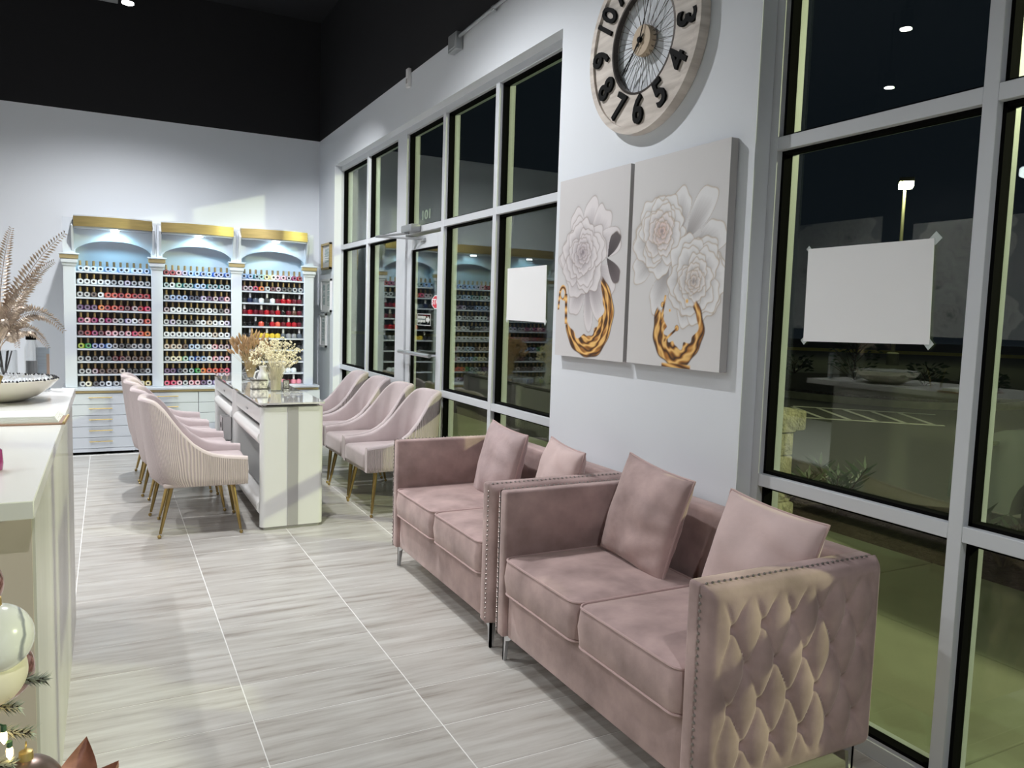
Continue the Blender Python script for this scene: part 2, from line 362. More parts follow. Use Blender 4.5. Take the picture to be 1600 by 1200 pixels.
# hatched no-parking bay
hb = struct('parking_stripes', 'white hatched stripes painted on the asphalt', 'stripes')
def stripe(p, q, w=.11):
    p, q = Vector((*p, 0)), Vector((*q, 0)); n = (q - p).normalized(); s = Vector((-n.y, n.x, 0)) * w / 2
    vs = [p + s, p - s, q - s, q + s]
    MB().add([(v.x, v.y, -.169) for v in vs] + [(v.x, v.y, -.164) for v in vs], [(3, 2, 1, 0), (4, 5, 6, 7), (0, 1, 5, 4), (1, 2, 6, 5), (2, 3, 7, 6), (3, 0, 4, 7)]).build('stripe', M_PAINT, hb, smooth=False)
stripe((10.7, 9.7), (12.5, 8.1)); stripe((12.1, 11.0), (13.9, 9.2))
for k in range(6): t = k / 5; stripe((10.75 + 1.6 * t, 9.65 - 1.5 * t), (12.15 + 1.7 * t - .5, 11.0 - 1.7 * t + .25), .09)
# planted island
isl = struct('traffic_island', 'raised curbed planting island in the parking lot', 'island')
def isl_poly(gr): return [(16.8 + (4.2 + gr) * math.cos(a) * .9 + 1.6 * math.cos(2 * a) * .2, 13.2 + (3.9 + gr) * math.sin(a)) for a in [2 * PI * k / 36 for k in range(36)]]
MB().prism(isl_poly(0), -.19, -.03, plane='xy').build('curb', M_CURB, isl)
MB().prism(isl_poly(-.16), -.19, .03, plane='xy').build('soil', M_MULCH, isl)
DX, NX = Vector((.769, -.639)), Vector((.639, .769)); PC = Vector((41.5, 32.4))
def band(a, b, z0, z1): return MB().prism([tuple(PC + DX * s + NX * n) for s, n in ((-55, a), (55, a), (55, b), (-55, b))], z0, z1, plane='xy')
fc = band(0, .35, -.2, .02).build('far_curb', mat('yellow_curb', (.42, .36, .12), .8)); sstruct(fc, 'long yellowish curb at the far side of the lot', 'curb')
verge = band(.35, 30, -.2, -.01).build('verge', mat('verge_soil', (.05, .04, .025), .95, noise=(.5, .5))); sstruct(verge, 'dark verge beyond the far curb', 'verge')

M_LEAF = mat('dark_leaf', (.030, .060, .022), .45, noise=(9, .4))
M_BARK = mat('bark', (.06, .045, .03), .9)
def leafy(name, label, cat, loc, h, n, spread, leaf, trunk=True, group=None, z0=.15):
    t = thing(name, label, cat, loc, group=group); mb = MB(); lv = MB()
    for k in range(n):
        a = random.random() * 2 * PI; r = spread * math.sqrt(random.random()); z = h * (z0 + (1 - z0) * random.random())
        p = Vector((r * math.cos(a), r * math.sin(a), z)); d = Vector((math.cos(a), math.sin(a), random.uniform(-.3, .7))).normalized()
        s = d.orthogonal().normalized() * leaf * .22
        lv.add([p, p + d * leaf * .5 + s, p + d * leaf, p + d * leaf * .5 - s], [(0, 1, 2, 3)])
        if k % 6 == 0: mb.tube([(0, 0, max(0, z - r * 1.2)), p], [.012, .004], 5)
    if trunk: mb.tube([(0, 0, -.05), (.01, 0, h * .5), (0, .02, h * .95)], [.03, .02, .006], 6)
    mb.build('branches', M_BARK, t); lv.build('foliage', M_LEAF, t, smooth=False)
    return t
leafy('sapling', 'slender young tree on the parking lot island', 'tree', (17.6, 14.0, .02), 1.9, 240, .55, .16)
for (x, y, h) in ((17.9, 16.3, .5), (16.6, 15.9, .4), (17.9, 12.2, .55), (18.2, 10.9, .45)):
    leafy('island_shrub', {16.3: 'low shrub on the island left of the young tree', 15.9: 'smallest shrub at the left end of the island', 12.2: 'low shrub on the island right of the young tree', 10.9: 'low shrub at the right end of the island'}[y], 'shrub', (x, y, .02), h, 90, .4, .18, False, 'island shrubs')
def spiky(label, loc, n, L):
    t = thing('oleander_plant', label, 'plant', loc, group='plants in the mulch bed')
    for s in range(5):
        a = s * 1.3; tip = Vector((.22 * math.cos(a), .22 * math.sin(a), L * random.uniform(.6, 1)))
        MB().tube([(0, 0, -.04), tip * .5, tip], [.010, .008, .004], 5).build('stem', M_BARK, t)
        lv = MB()
        for k in range(n):
            f = .35 + .65 * k / n; p = tip * f; b = k * 2.4
            d = Vector((math.cos(b), math.sin(b), .75)).normalized(); w = d.orthogonal().normalized() * .014
            lv.add([p, p + d * .07 + w, p + d * .17, p + d * .07 - w], [(0, 1, 2, 3)])
        lv.build('leaves', M_LEAF, t, smooth=False)
spiky('leafy plant in the mulch bed right of the stone post', (5.0, 4.08, 0), 18, .40)
spiky('small low plant in the mulch bed beside the stone post', (4.98, 4.55, 0), 12, .22)
spiky('leafy plant in the mulch bed in front of the parked car', (4.95, 2.75, 0), 14, .30)
# stone post
M_STONE = mat('pale_stone', (.30, .28, .19), .9, noise=(14, .28), bump=(30, .8, .03))
pt = thing('stone_post', 'pale rough stone post with wide cap outside the window', 'post', (4.43, 4.28, -.02))
MB().box(-.20, .17, -.17, .17, 0, .14, .02, 2).build('plinth', M_STONE, pt)
sh = MB(); zz = .14
for k in range(3):
    sh.box(-.17 + random.uniform(-.006, .006), .145 + random.uniform(-.006, .006), -.15, .15, zz + .002, zz + .175, .012, 2); zz += .177
sh.build('shaft', M_STONE, pt)
MB().box(-.22, .15, -.17, .17, zz, zz + .18, .015, 2).box(.13, .25, -.17, .17, zz + .01, zz + .165, .02, 2).build('cap', M_STONE, pt)
# parked car
M_CARP = mat('white_car_paint', (.26, .27, .26), .25, coat=.6)
car = thing('parked_car', 'pale car parked nose-in outside the right window', 'car', (5.62, 3.64, -.17), -PI / 2)
prof = [(0.0, .35), (.02, .62), (.10, .80), (.45, .93), (1.15, 1.03), (1.35, 1.06), (2.0, 1.55), (2.3, 1.62), (3.6, 1.64), (4.3, 1.45), (4.55, 1.05), (4.6, .5), (4.55, .33)]
def carx(arch0, arch1):
    pts = list(prof)
    low = []
    for c in (3.72, .92):
        low += [(c + .40 * math.cos(a), .33 + .40 * math.sin(a)) for a in [PI * k / 12 for k in range(13)]]
    return pts + low
body = MB(); full = carx(0, 0); n = len(full); Wd = 1.82
def cary(x, z, s):  # tumblehome and rounded nose
    w = .91 - .17 * max(0, (z - .95) / .7) - .10 * max(0, (.35 - x) / .35) ** 2
    return s * w + .91
vs = [(x, cary(x, z, -1), z) for x, z in full] + [(x, cary(x, z, 1), z) for x, z in full]
body.add(vs, [tuple(range(n)), tuple(range(2 * n - 1, n - 1, -1))] + [(i, i + n, (i + 1) % n + n, (i + 1) % n) for i in range(n)])
body.build('body', M_CARP, car, angle=30)
for s in (-1, 1):
    yy = .91 + s * .80
    for c in (.92, 3.72):
        w = MB().lathe([(.20, -.105), (.30, -.11), (.335, -.08), (.335, .08), (.30, .11), (.20, .105)], 28, (c, yy, .335), 'y').build('tyre', mat('tyre', (.012, .012, .012), .8), car)
        MB().lathe([(.02, -.10), (.19, -.085), (.21, -.1), (.21, .1), (.19, .085), (.02, .10)], 20, (c, yy, .335), 'y').build('rim', M_CHROME, w)
    hl = MB().grid(lambda u, v: (.08 + .34 * u, cary(.08 + .34 * u, .8, s) + s * .008, .72 + .10 * u + .09 * v * (1 - .7 * u)), 10, 5).build('headlight', mat('headlight', (.30, .32, .32), .06, .9), car)
    wn = MB(); wn.add([(1.55, cary(1.5, 1.1, s) + s * .004, 1.10), (2.1, cary(2, 1.5, s) + s * .004, 1.50), (3.5, cary(3, 1.55, s) + s * .004, 1.54), (4.1, cary(4, 1.1, s) + s * .004, 1.12)], [(0, 1, 2, 3)]); wn.build('side_window', mat('car_glass', (.01, .012, .012), .05), car, smooth=False)
ws = MB().add([(1.37, .15, 1.09), (1.37, 1.67, 1.09), (1.99, 1.52, 1.555), (1.99, .30, 1.555)], [(0, 1, 2, 3)]); ws.build('windscreen', MATS['car_glass'], car, smooth=False)
MB().box(-.012, .02, .35, 1.47, .42, .62, .01, 1).build('grille', MATS['tyre'], car)
# lot lamps
M_LAMP = mat('lamp_glow', (1, 1, 1), .5, emit=(1, .98, .62), estr=90)
M_POLE = mat('lamp_pole_paint', (.35, .32, .25), .5, .3)
def lamp(label, loc, h, yaw, glow):
    t = thing('street_lamp', label, 'street lamp', loc, yaw, group='parking lot lamps')
    MB().tube([(0, 0, 0), (0, 0, h)], [.09, .06], 10).build('pole', M_POLE, t)
    MB().lathe([(.25, 0), (.25, .5), (.2, .55), (.1, .56)], 16, (0, 0, 0)).build('footing', M_CURB, t)
    hd = MB().box(-.95, .1, -.28, .28, h - .02, h + .16, .03, 2).build('lamp_head', M_POLE, t)
    MB().box(-.92, -.1, -.26, .26, h - .22, h - .02, .03, 2).build('lens', glow, hd)
lamp('tall parking lot lamp glowing in the dark beyond the right window', (30.0, 22.0, -.17), 7.65, .7, M_LAMP)
lamp('parking lot lamp close to the building out of the picture', (LOT_LAMP[0] + .45, LOT_LAMP[1], -.17), LOT_LAMP[2] + .17 + .25, 0, M_LAMP)
# ================================================================== POLISH RACKS ALONG THE BACK WALL
YR, YRB = 8.50, 8.66
PX = [-.307, .447, 1.196, 1.938]; PW = .052
RN = ['left', 'middle', 'right']
M_RBACK_SHADE = mat('rack_back_shade', (.20, .19, .185), .6)  # dark tone is the shade behind the bottles, put into the colour
M_TRIM = mat('capital_gold', (.55, .44, .24), .4, .7)
SHZ = [.650 + .1232 * (9 - k) for k in range(10)]      # top shelf first
M_PUCK = mat('puck_glow', (1, 1, 1), .4, emit=(.75, .92, 1.0), estr=22)
for k in range(3):
    a, b = PX[k], PX[k + 1]; c = (a + b) / 2; xl, xr = a + PW - .004, b - PW + .004
    t = thing('polish_rack', '%s of the three white arched nail polish racks with gold valances' % RN[k], 'display rack', (c, YR, .645), group='polish racks')
    L = lambda x: x - c
    MB().box(L(a) + .001, L(xl), .002, .635, 0, 1.60).build('side_panel', M_LACQ, t); MB().box(L(xr), L(b) - .001, .002, .635, 0, 1.60).build('side_panel', M_LACQ, t)
    MB().box(L(xl), L(xr), YRB - YR, .635, 0, 1.10).build('back_panel', M_RBACK_SHADE, t)
    MB().box(L(xl), L(xr), YRB - YR + .004, .635, 1.10, 1.60).build('arch_back', M_LACQ, t)
    for z in SHZ: MB().box(L(xl), L(xr), .0, YRB - YR, z - .645 - (.016 if z > .66 else .0045), z - .645, .001, 1).build('shelf', M_LACQ, t)
    # arch board: opening springs at the pilasters
    w = (xr - xl) / 2; poly = []
    for i in range(25):
        u = -1 + 2 * i / 24; poly.append((u * w, 1.275 + .135 * math.sqrt(max(0, 1 - (u * .97) ** 2))))
    poly += [(w, 1.60), (-w, 1.60)]
    MB().prism(poly, .012, .05, plane='xz').build('arch_board', M_LACQ, t, angle=20)
    # hood: bowed gold band under a white cap, tapering soffit down to the pilasters
    hb_, N = .335, 20
    bow = lambda u: -.10 - .075 * (1 - u * u)
    ring = [(u * hb_, bow(u)) for u in [-1 + 2 * i / N for i in range(N + 1)]]
    gb = MB(); gb.prism(ring + [(hb_, .0), (-hb_, .0)], 1.525, 1.618, plane='xy'); gb.build('gold_band', M_GOLD, t, angle=20)
    MB().prism([(x * .985, y + .012) for x, y in ring] + [(hb_ * .985, .0), (-hb_ * .985, .0)], 1.510, 1.526, plane='xy').build('soffit', M_LACQ, t, angle=20)
    MB().prism([(x * 1.0, y) for x, y in ring] + [(hb_, .0), (-hb_, .0)], 1.6185, 1.630, plane='xy').build('hood_cap', M_LACQ, t, angle=20)
    for s in (-1, 1):   # side cheeks of the hood
        MB().add([(s * hb_, -.095, 1.53), (s * hb_, .012, 1.60), (s * hb_, .012, 1.27), (s * (hb_ + .02), -.095, 1.53), (s * (hb_ + .02), .012, 1.60), (s * (hb_ + .02), .012, 1.27)],
                 [(0, 1, 2), (5, 4, 3), (0, 3, 4, 1), (1, 4, 5, 2), (2, 5, 3, 0)]).build('hood_cheek', M_LACQ, t, smooth=False)
    MB().lathe([(.035, 0), (.032, .012), (.0, .012)], 20, (.01, -.10, 1.497)).build('puck_light', M_PUCK, t)
    lt = light('puck_lamp', 'SPOT', (c + .01, YR - .10, .645 + 1.488), 6.5, (.36, .76, 1.0), target=(c + .01, YR + .10, .645 + .9), size=.03, spot=155, blend=.4)
for i, x in enumerate(PX):
    t = thing('rack_pilaster', ['leftmost white pilaster of the polish racks', 'white pilaster between left and middle polish racks', 'white pilaster between middle and right polish racks', 'rightmost white pilaster of the polish racks'][i], 'pilaster', (x, YR, .645), group='rack pilasters')
    MB().box(-PW, PW, -.022, .001, 0, 1.235, .004, 1).build('shaft', M_LACQ, t)
    MB().box(-PW - .008, PW + .008, -.030, .001, 1.160, 1.185, .003, 1).box(-PW - .02, PW + .02, -.042, .001, 1.185, 1.225, .006, 1).box(-PW - .034, PW + .034, -.056, .001, 1.262, 1.277, .003, 1).build('capital', M_LACQ, t)
    MB().box(-PW - .026, PW + .026, -.048, .001, 1.225, 1.262, .003, 1).build('capital_band', M_TRIM, t)
    for s in ((-1, 1) if 0 < i < 3 else ((1,) if i == 0 else (-1,))): pass
    if i in (0, 3): MB().box(-PW, PW, .0, .014, 1.278, 1.612).build('frieze_block', M_LACQ, t)
    else: MB().box(-PW, -.0015, .0, .0015, 1.278, 1.612).build('frieze_block', M_LACQ, t); MB().box(.0015, PW, .0, .0015, 1.278, 1.612).build('frieze_block', M_LACQ, t)
# long base: three drawer units under one worktop
YB = 8.385
BX = [-.36, .235, .815, 1.43, 2.045]
for k in range(4):
    a, b = BX[k], BX[k + 1]; c = (a + b) / 2; w = (b - a) / 2
    t = thing('drawer_base', '%s white five-drawer base unit under the polish racks, counted from the counter' % ORD[k], 'cabinet', (c, YB, 0), group='drawer bases')
    MB().box(-w + .001, w - .001, .02, .75, .03, .598).build('body', M_LACQ, t)
    MB().box(-w + .02, w - .02, .05, .74, 0, .03).build('kick_plate', M_GASKET, t)
    MB().box(-w + .002, w - .002, .0, .02, .03, .062).build('bottom_rail', M_LACQ, t)
    for j in range(5):
        z0 = .066 + j * .1062; d = MB().box(-w + .003, w - .003, 0, .019, z0, z0 + .1025, .0015, 1).build('drawer', M_LACQ, t)
        MB().tube([(-.10, -.024, z0 + .066), (.10, -.024, z0 + .066)], .0055, 8).tube([(-.08, -.024, z0 + .066), (-.08, .002, z0 + .066)], .004, 6).tube([(.08, -.024, z0 + .066), (.08, .002, z0 + .066)], .004, 6).build('handle', M_GOLD, d)
wt = thing('base_worktop', 'white worktop with gold edge band along the drawer bases', 'worktop', (.815, YB, .6))
MB().box(-1.195, 1.21, -.005, .75, 0, .022).build('edge_band', M_TRIM, wt); MB().box(-1.205, 1.22, -.015, .755, .022, .045, .003, 1).build('top', M_LACQ, wt)

# ------------------------------------------------------------------ nail polish bottles
M_POL = mat('polish_glass', rough=.18, coat=.5, objcol=True)
M_CAPG = mat('cap_gold', (.50, .36, .19), .35, .8); M_CAPK = mat('cap_black', (.015, .015, .015), .3); M_CAPW = mat('cap_white', (.8, .8, .8), .35)
M_RING = mat('swatch_white', (.80, .80, .82), .4); M_DOT = mat('swatch_dark', (.03, .025, .03), .25)
M_RINGC = mat('swatch_ring', rough=.3, objcol=True)
bottle_me = MB().lathe([(.012, 0), (.025, .002), (.0288, .014), (.0288, .036), (.023, .047), (.010, .051), (.010, .055)], 12).mesh('polish_bottle', M_POL)
cap_me = MB().lathe([(.0118, .054), (.0118, .057), (.0108, .099), (.008, .101)], 10).mesh('cap', M_CAPG)
capk_me = cap_me.copy(); capk_me.materials[0] = M_CAPK
capw_me = cap_me.copy(); capw_me.materials[0] = M_CAPW
sm = MB()
def disc(r0, r1, y0, y1, mi, n=14):
    if r0 > 0:
        for (ra, rb, ya, yb) in ((r0, r1, y0, y0), (r1, r1, y0, y1), (r0, r0, y1, y0)):
            o = len(sm.v); sm.add([(r * math.cos(2 * PI * k / n), y, .027 + r * math.sin(2 * PI * k / n)) for r, y in ((ra, ya), (rb, yb)) for k in range(n)], [(k, (k + 1) % n, n + (k + 1) % n, n + k) for k in range(n)], mi)
    else: sm.add([(r1 * math.cos(2 * PI * k / n), y0, .027 + r1 * math.sin(2 * PI * k / n)) for k in range(n)], [tuple(range(n))], mi)
disc(.0118, .0245, -.0318, -.0275, 0); disc(0, .0125, -.0305, 0, 1)
swatch_me = sm.mesh('swatch', [M_RINGC, M_DOT])
def H(s): return tuple((int(s[i:i + 2], 16) / 255) ** 2.2 for i in (0, 2, 4))
CN = {'white': 'dfe6ee', 'ice': 'b9d3ee', 'sky': '7fa8dc', 'blue': '3558a8', 'navy': '27304f', 'teal': '2f6f77', 'mint': '7db8a0', 'green': '2f9a48', 'lime': 'b9cf3a', 'yellow': 'd9bf45', 'cream': 'd9d2a8', 'orange': 'e07a33', 'coral': 'd8614f', 'red': 'a8202c', 'wine': '641f2c', 'pink': 'd88a9c', 'hot pink': 'cf3d68', 'magenta': '9c2a6a', 'lilac': 'a99ac4', 'purple': '5e3a6c', 'mauve': '8a6273', 'grey': '8d9197', 'slate': '5b6470', 'charcoal': '3a3b3e', 'black': '1c1b1d', 'brown': '5a4339', 'beige': 'b59f8b'}
ROWS = [[
 ['ice', 'white', 'ice', 'ice', 'sky', 'ice', 'sky', 'ice', 'ice', 'ice', 'sky'], ['white', 'white', 'white', 'white', 'white', 'slate', 'grey', 'lilac', 'slate', 'grey', 'slate'],
 ['grey', 'grey', 'brown', 'white', 'coral', 'coral', 'red', 'coral', 'red', 'red', 'red'], ['purple', 'purple', 'purple', 'orange', 'red', 'coral', 'red', 'wine', 'mauve', 'red', 'hot pink'],
 ['magenta', 'pink', 'magenta', 'mauve', 'magenta', 'mauve', 'slate', 'lilac', 'white', 'mauve', 'coral'], ['wine', 'red', 'magenta', 'wine', 'pink', 'pink', 'mauve', 'pink', 'hot pink', 'coral', 'orange'],
 ['lime', 'green', 'blue', 'blue', 'sky', 'slate', 'charcoal', 'charcoal', 'slate', 'slate', 'slate'], ['slate', 'slate', 'charcoal', 'slate', 'charcoal', 'wine', 'wine', 'brown', 'brown', 'brown', 'brown'],
 ['slate', 'grey', 'mauve', 'brown', 'brown', 'brown', 'beige', 'charcoal', 'black', 'charcoal', 'slate'], ['grey', 'cream', 'charcoal', 'slate', 'white', 'grey', 'grey', 'charcoal', 'charcoal', 'cream', 'yellow']],
 [['red', 'red', 'pink', 'lilac', 'sky', 'sky', 'blue', 'sky', 'blue', 'blue', 'blue'], ['teal', 'white', 'mint', 'teal', 'teal', 'sky', 'sky', 'teal', 'teal', 'teal', 'teal'],
 ['slate', 'sky', 'sky', 'sky', 'navy', 'navy', 'lilac', 'purple', 'mauve', 'purple', 'pink'], ['mauve', 'white', 'white', 'white', 'slate', 'grey', 'grey', 'white', 'grey', 'charcoal', 'mauve'],
 ['grey', 'lilac', 'slate', 'slate', 'charcoal', 'grey', 'white', 'beige', 'white', 'white', 'lilac'], ['white', 'white', 'white', 'white', 'white', 'white', 'white', 'white', 'beige', 'white', 'white'],
 ['beige', 'beige', 'beige', 'brown', 'sky', 'ice', 'grey', 'white', 'pink', 'mauve', 'mauve'], ['slate', 'cream', 'cream', 'mint', 'sky', 'blue', 'sky', 'white', 'pink', 'lilac', 'pink'],
 ['purple', 'purple', 'navy', 'slate', 'teal', 'green', 'orange', 'coral', 'coral', 'red', 'hot pink'], ['hot pink', 'hot pink', 'pink', 'grey', 'pink', 'pink', 'purple', 'lilac', 'lilac', 'pink', 'mauve']],
 [['sky', 'sky', 'teal', 'mint', 'yellow', 'cream', 'pink', 'pink', 'mauve', 'magenta', 'red'], ['mauve', 'mauve', 'hot pink', 'orange', 'grey', 'wine', 'mauve', 'charcoal', 'charcoal', 'slate', 'slate'],
 ['charcoal', 'navy', 'slate', 'white', 'charcoal', 'white', 'wine', 'red', 'red', 'wine', 'wine'], ['wine', 'red', 'wine', 'wine', 'red', 'wine', 'red', 'black', 'wine', 'brown', 'wine'],
 ['black', 'black', 'black', 'coral', 'black', 'red', 'coral', 'wine', 'red', 'red', 'wine'], ['charcoal', 'charcoal', 'yellow', 'yellow', 'yellow', 'yellow', 'yellow', 'slate', 'grey', 'grey', 'slate'],
 ['black', 'black', 'charcoal', 'charcoal', 'black', 'black', 'charcoal', 'black', 'charcoal', 'black', 'charcoal'], ['black', 'black', 'charcoal', 'black', 'charcoal', 'black', 'black', 'black', 'black', None, None],
 [None, None, 'black', 'black', None, None, 'white', 'white', 'white', 'white', None], [None, None, None, None, None, None, 'red', 'pink', 'wine', 'pink', 'pink']]]
for k in range(3):
    xl, xr = PX[k] + PW + .004, PX[k + 1] - PW - .004
    for r in range(10):
        row = ROWS[k][r]
        for j, cn in enumerate(row):
            if cn is None: continue
            if k == 1 and r == 9 and j > 8: continue         # hidden behind the manicure desk
            if k == 0 and r == 9 and j in (8, ): pass
            x = xl + .031 + (xr - xl - .062) * j / 10 + random.uniform(-.001, .001)
            dark = k == 2 and r >= 2
            capn = 'gold'
            if dark: capn = 'white' if (r in (2, 3, 4, 5, 8, 9) and (j * 7 + r) % 3 == 0) else 'black'
            o = link('polish_bottle', bottle_me, None, (x, YR + .042 + random.uniform(-.003, .003), SHZ[r])); c = H(CN[cn]); o.color = (*c, 1)
            tag(o, '%s polish bottle with %s cap, %s from left on %s shelf down, %s rack' % (cn, capn, ORD[j], ORD[r], RN[k]), 'nail polish', 'nail polish bottles on the %s rack' % RN[k])
            link('cap', {'gold': cap_me, 'black': capk_me, 'white': capw_me}[capn], o)
            if not dark:
                s = link('swatch', swatch_me, o); s.rotation_euler = (0, random.uniform(-.2, .2), random.uniform(-.15, .15)); s.color = (*[min(1, .36 + .48 * v) if cn not in ('black', 'charcoal', 'wine', 'brown', 'navy', 'purple', 'red', 'magenta', 'lime', 'green', 'orange', 'coral', 'hot pink') else min(1, v * .7 + .12) for v in c], 1)

# ================================================================== CHAIRS
def rib_mat():
    m = bpy.data.materials.new('ribbed_blush_velvet'); m.use_nodes = True; nt = m.node_tree; b = nt.nodes['Principled BSDF']
    at = nt.nodes.new('ShaderNodeAttribute'); at.attribute_name = 'rib'     # x: arc length round the shell, y: height
    mp = nt.nodes.new('ShaderNodeMapping'); nt.links.new(at.outputs['Vector'], mp.inputs[0]); mp.inputs['Scale'].default_value = (1, .22, 1)
    n = nt.nodes.new('ShaderNodeTexWave'); n.wave_type = 'BANDS'; n.bands_direction = 'X'; n.inputs['Scale'].default_value = 30; n.inputs['Distortion'].default_value = 5.5; n.inputs['Detail'].default_value = 1.5; n.inputs['Detail Scale'].default_value = .55
    nt.links.new(mp.outputs[0], n.inputs['Vector'])
    u = nt.nodes.new('ShaderNodeBump'); u.inputs['Strength'].default_value = .6; u.inputs['Distance'].default_value = .006
    nt.links.new(n.outputs['Fac'], u.inputs['Height']); nt.links.new(u.outputs[0], b.inputs['Normal'])
    r = nt.nodes.new('ShaderNodeValToRGB'); r.color_ramp.elements[0].color = (.46, .385, .38, 1); r.color_ramp.elements[1].color = (.62, .525, .52, 1)
    nt.links.new(n.outputs['Fac'], r.inputs[0]); nt.links.new(r.outputs[0], b.inputs['Base Color'])
    b.inputs['Roughness'].default_value = .8; b.inputs['Sheen Weight'].default_value = .4; b.inputs['Sheen Tint'].default_value = (1, .9, .88, 1)
    return m
M_RIB = rib_mat()
TX_ = [-.29, -.25, -.21, -.17, -.13, -.09, -.05, .0, .07, .15, .29]; TZ_ = [.874, .872, .860, .815, .745, .675, .617, .565, .53, .512, .50]
ARCN = .29 + .458
def plan(s):      # s in [-1,1]; arc distance from the front of an arm
    sg = 1 if s > 0 else -1; a = (1 - abs(s)) * ARCN
    if a <= .29: return Vector((.29 - a, sg * .275)), a, Vector((0, -sg))
    th = (a - .29) / .458 * PI / 2; n = 3.5
    c, q = math.cos(th), math.sin(th); y = .275 * abs(c) ** (2 / n); x = -.29 * abs(q) ** (2 / n)
    nx = -(abs(x / .29) ** (n - 1)) / .29; ny = (abs(y / .275) ** (n - 1)) / .275
    v = Vector((nx, sg * ny)); v.normalize(); return Vector((x, sg * y)), a, -v
def lean(x, z):
    w = min(1, max(0, (.02 - x) / .25)); zz = (z - .37)
    return w * (-.10 * max(0, zz) ** .85 * 1.15 + (.9 * (.37 - z) if z < .37 else 0))
def tap(x, z): return 1 - .20 * min(1, max(0, (.02 - x) / .2)) * min(1, max(0, (z - .48) / .36))
def chair_shell():
    outer, lin = MB(), MB(); NS = 57; arcs = []
    th = .048
    rows_o, rows_l = [], []
    for i in range(NS):
        s = -1 + 2 * i / (NS - 1); p, a, nin = plan(s); top = float(np.interp(p.x, TX_, TZ_)); bot = .325
        ro = []
        for j in range(13):
            z = bot + (top - .015 - bot) * (j / 12); ins = .012 * (1 - min(1, j / 1.5)) 
            q = p + nin * ins; ro.append((q.x + lean(p.x, z), q.y * tap(p.x, z), z)); arcs.append((s * ARCN, z, 0))
        rl = [ro[-1]]
        for k in range(1, 6):
            ph = PI * k / 6; z = top - .015 + .02 * math.sin(ph); q = p + nin * (th / 2 * (1 - math.cos(ph)))
            rl.append((q.x + lean(p.x, z), q.y * tap(p.x, z), z))
        for j in range(9):
            z = top - .015 - (top - .015 - .40) * (j / 8); q = p + nin * (th + .03 * math.sin(PI * j / 8) * (1 if a > .4 else .2))
            rl.append((q.x + lean(p.x, z), q.y * tap(p.x, z), z))
        rows_o.append(ro); rows_l.append(rl)
    for rows, mb in ((rows_o, outer), (rows_l, lin)):
        nv = len(rows[0]); mb.add([v for r in rows for v in r], [(i * nv + j, (i + 1) * nv + j, (i + 1) * nv + j + 1, i * nv + j + 1) for i in range(NS - 1) for j in range(nv - 1)])
    for e in (0, NS - 1):      # arm fronts
        ends = rows_o[e] + rows_l[e][1:] + [(rows_l[e][-1][0], rows_l[e][-1][1], .325)]
        c = Vector((.296, sum(v[1] for v in ends) / len(ends), .42)); m = len(ends)
        lin.add([(v[0] + .0, v[1], v[2]) for v in ends] + [c], [(k, (k + 1) % m, m) for k in range(m)])
    mo = outer.mesh('shell', M_RIB); ml = lin.mesh('lining', M_CHAIR, angle=60)
    at = mo.attributes.new('rib', 'FLOAT_VECTOR', 'POINT'); at.data.foreach_set('vector', [c for v in arcs for c in v])
    return mo, ml
sh_me, li_me = chair_shell()
seat_me = MB().box(-.235, .298, -.226, .226, .330, .466, .03, 4).mesh('seat', M_CHAIR)
under_me = MB().box(-.21, .28, -.25, .25, .318, .345, .008, 2).mesh('under_frame', M_RIB)
def leg_me(x0, y0, x1, y1):
    d = Vector((x1 - x0, y1 - y0, -.325)); P = lambda t: Vector((x0, y0, .33)) + d * t
    mb = MB().tube([P(0), P(.35), P(.93)], [.0165, .0145, .0085], 10).lathe([(.001, 0), (.008, .002), (.012, .010), (.012, .014), (.008, .021), (.004, .024)], 12, (x1, y1, 0)); return mb.mesh('leg', M_BRASS)
legs = [leg_me(.20, .20, .25, .262), leg_me(.20, -.20, .25, -.262), leg_me(-.16, .18, -.235, .235), leg_me(-.16, -.18, -.235, -.235)]
def chair(label, loc, rz, group):
    t = thing('salon_chair', label, 'chair', loc, rz, group)
    link('shell', sh_me, t); link('lining', li_me, t); link('seat', seat_me, t); link('under_frame', under_me, t)
    for l in legs: link('leg', l, t)
    return t
g = 'blush velvet chairs at the manicure desks'
for i, (x, y, rz, lb) in enumerate([(.52, 5.44, -.05, 'nearest blush velvet chair left of the manicure desks, back to the counter'), (.49, 6.04, -.03, 'second nearest blush velvet chair in the row left of the desks'), (.46, 6.66, .0, 'third blush velvet chair from the camera left of the desks'), (.45, 7.22, .02, 'farthest blush velvet chair left of the desks, by the drawers')]):
    chair(lb, (x, y, 0), rz, g)
for i, (x, y, rz, lb) in enumerate([(1.885, 5.50, PI + .04, 'nearest blush velvet chair by the windows, beside the far sofa'), (1.885, 6.09, PI + .02, 'second nearest blush velvet chair along the windows'), (1.885, 6.69, PI, 'third blush velvet chair along the windows, by the door'), (1.885, 7.34, PI - .02, 'farthest blush velvet chair along the windows')]):
    chair(lb, (x, y, 0), rz, g)

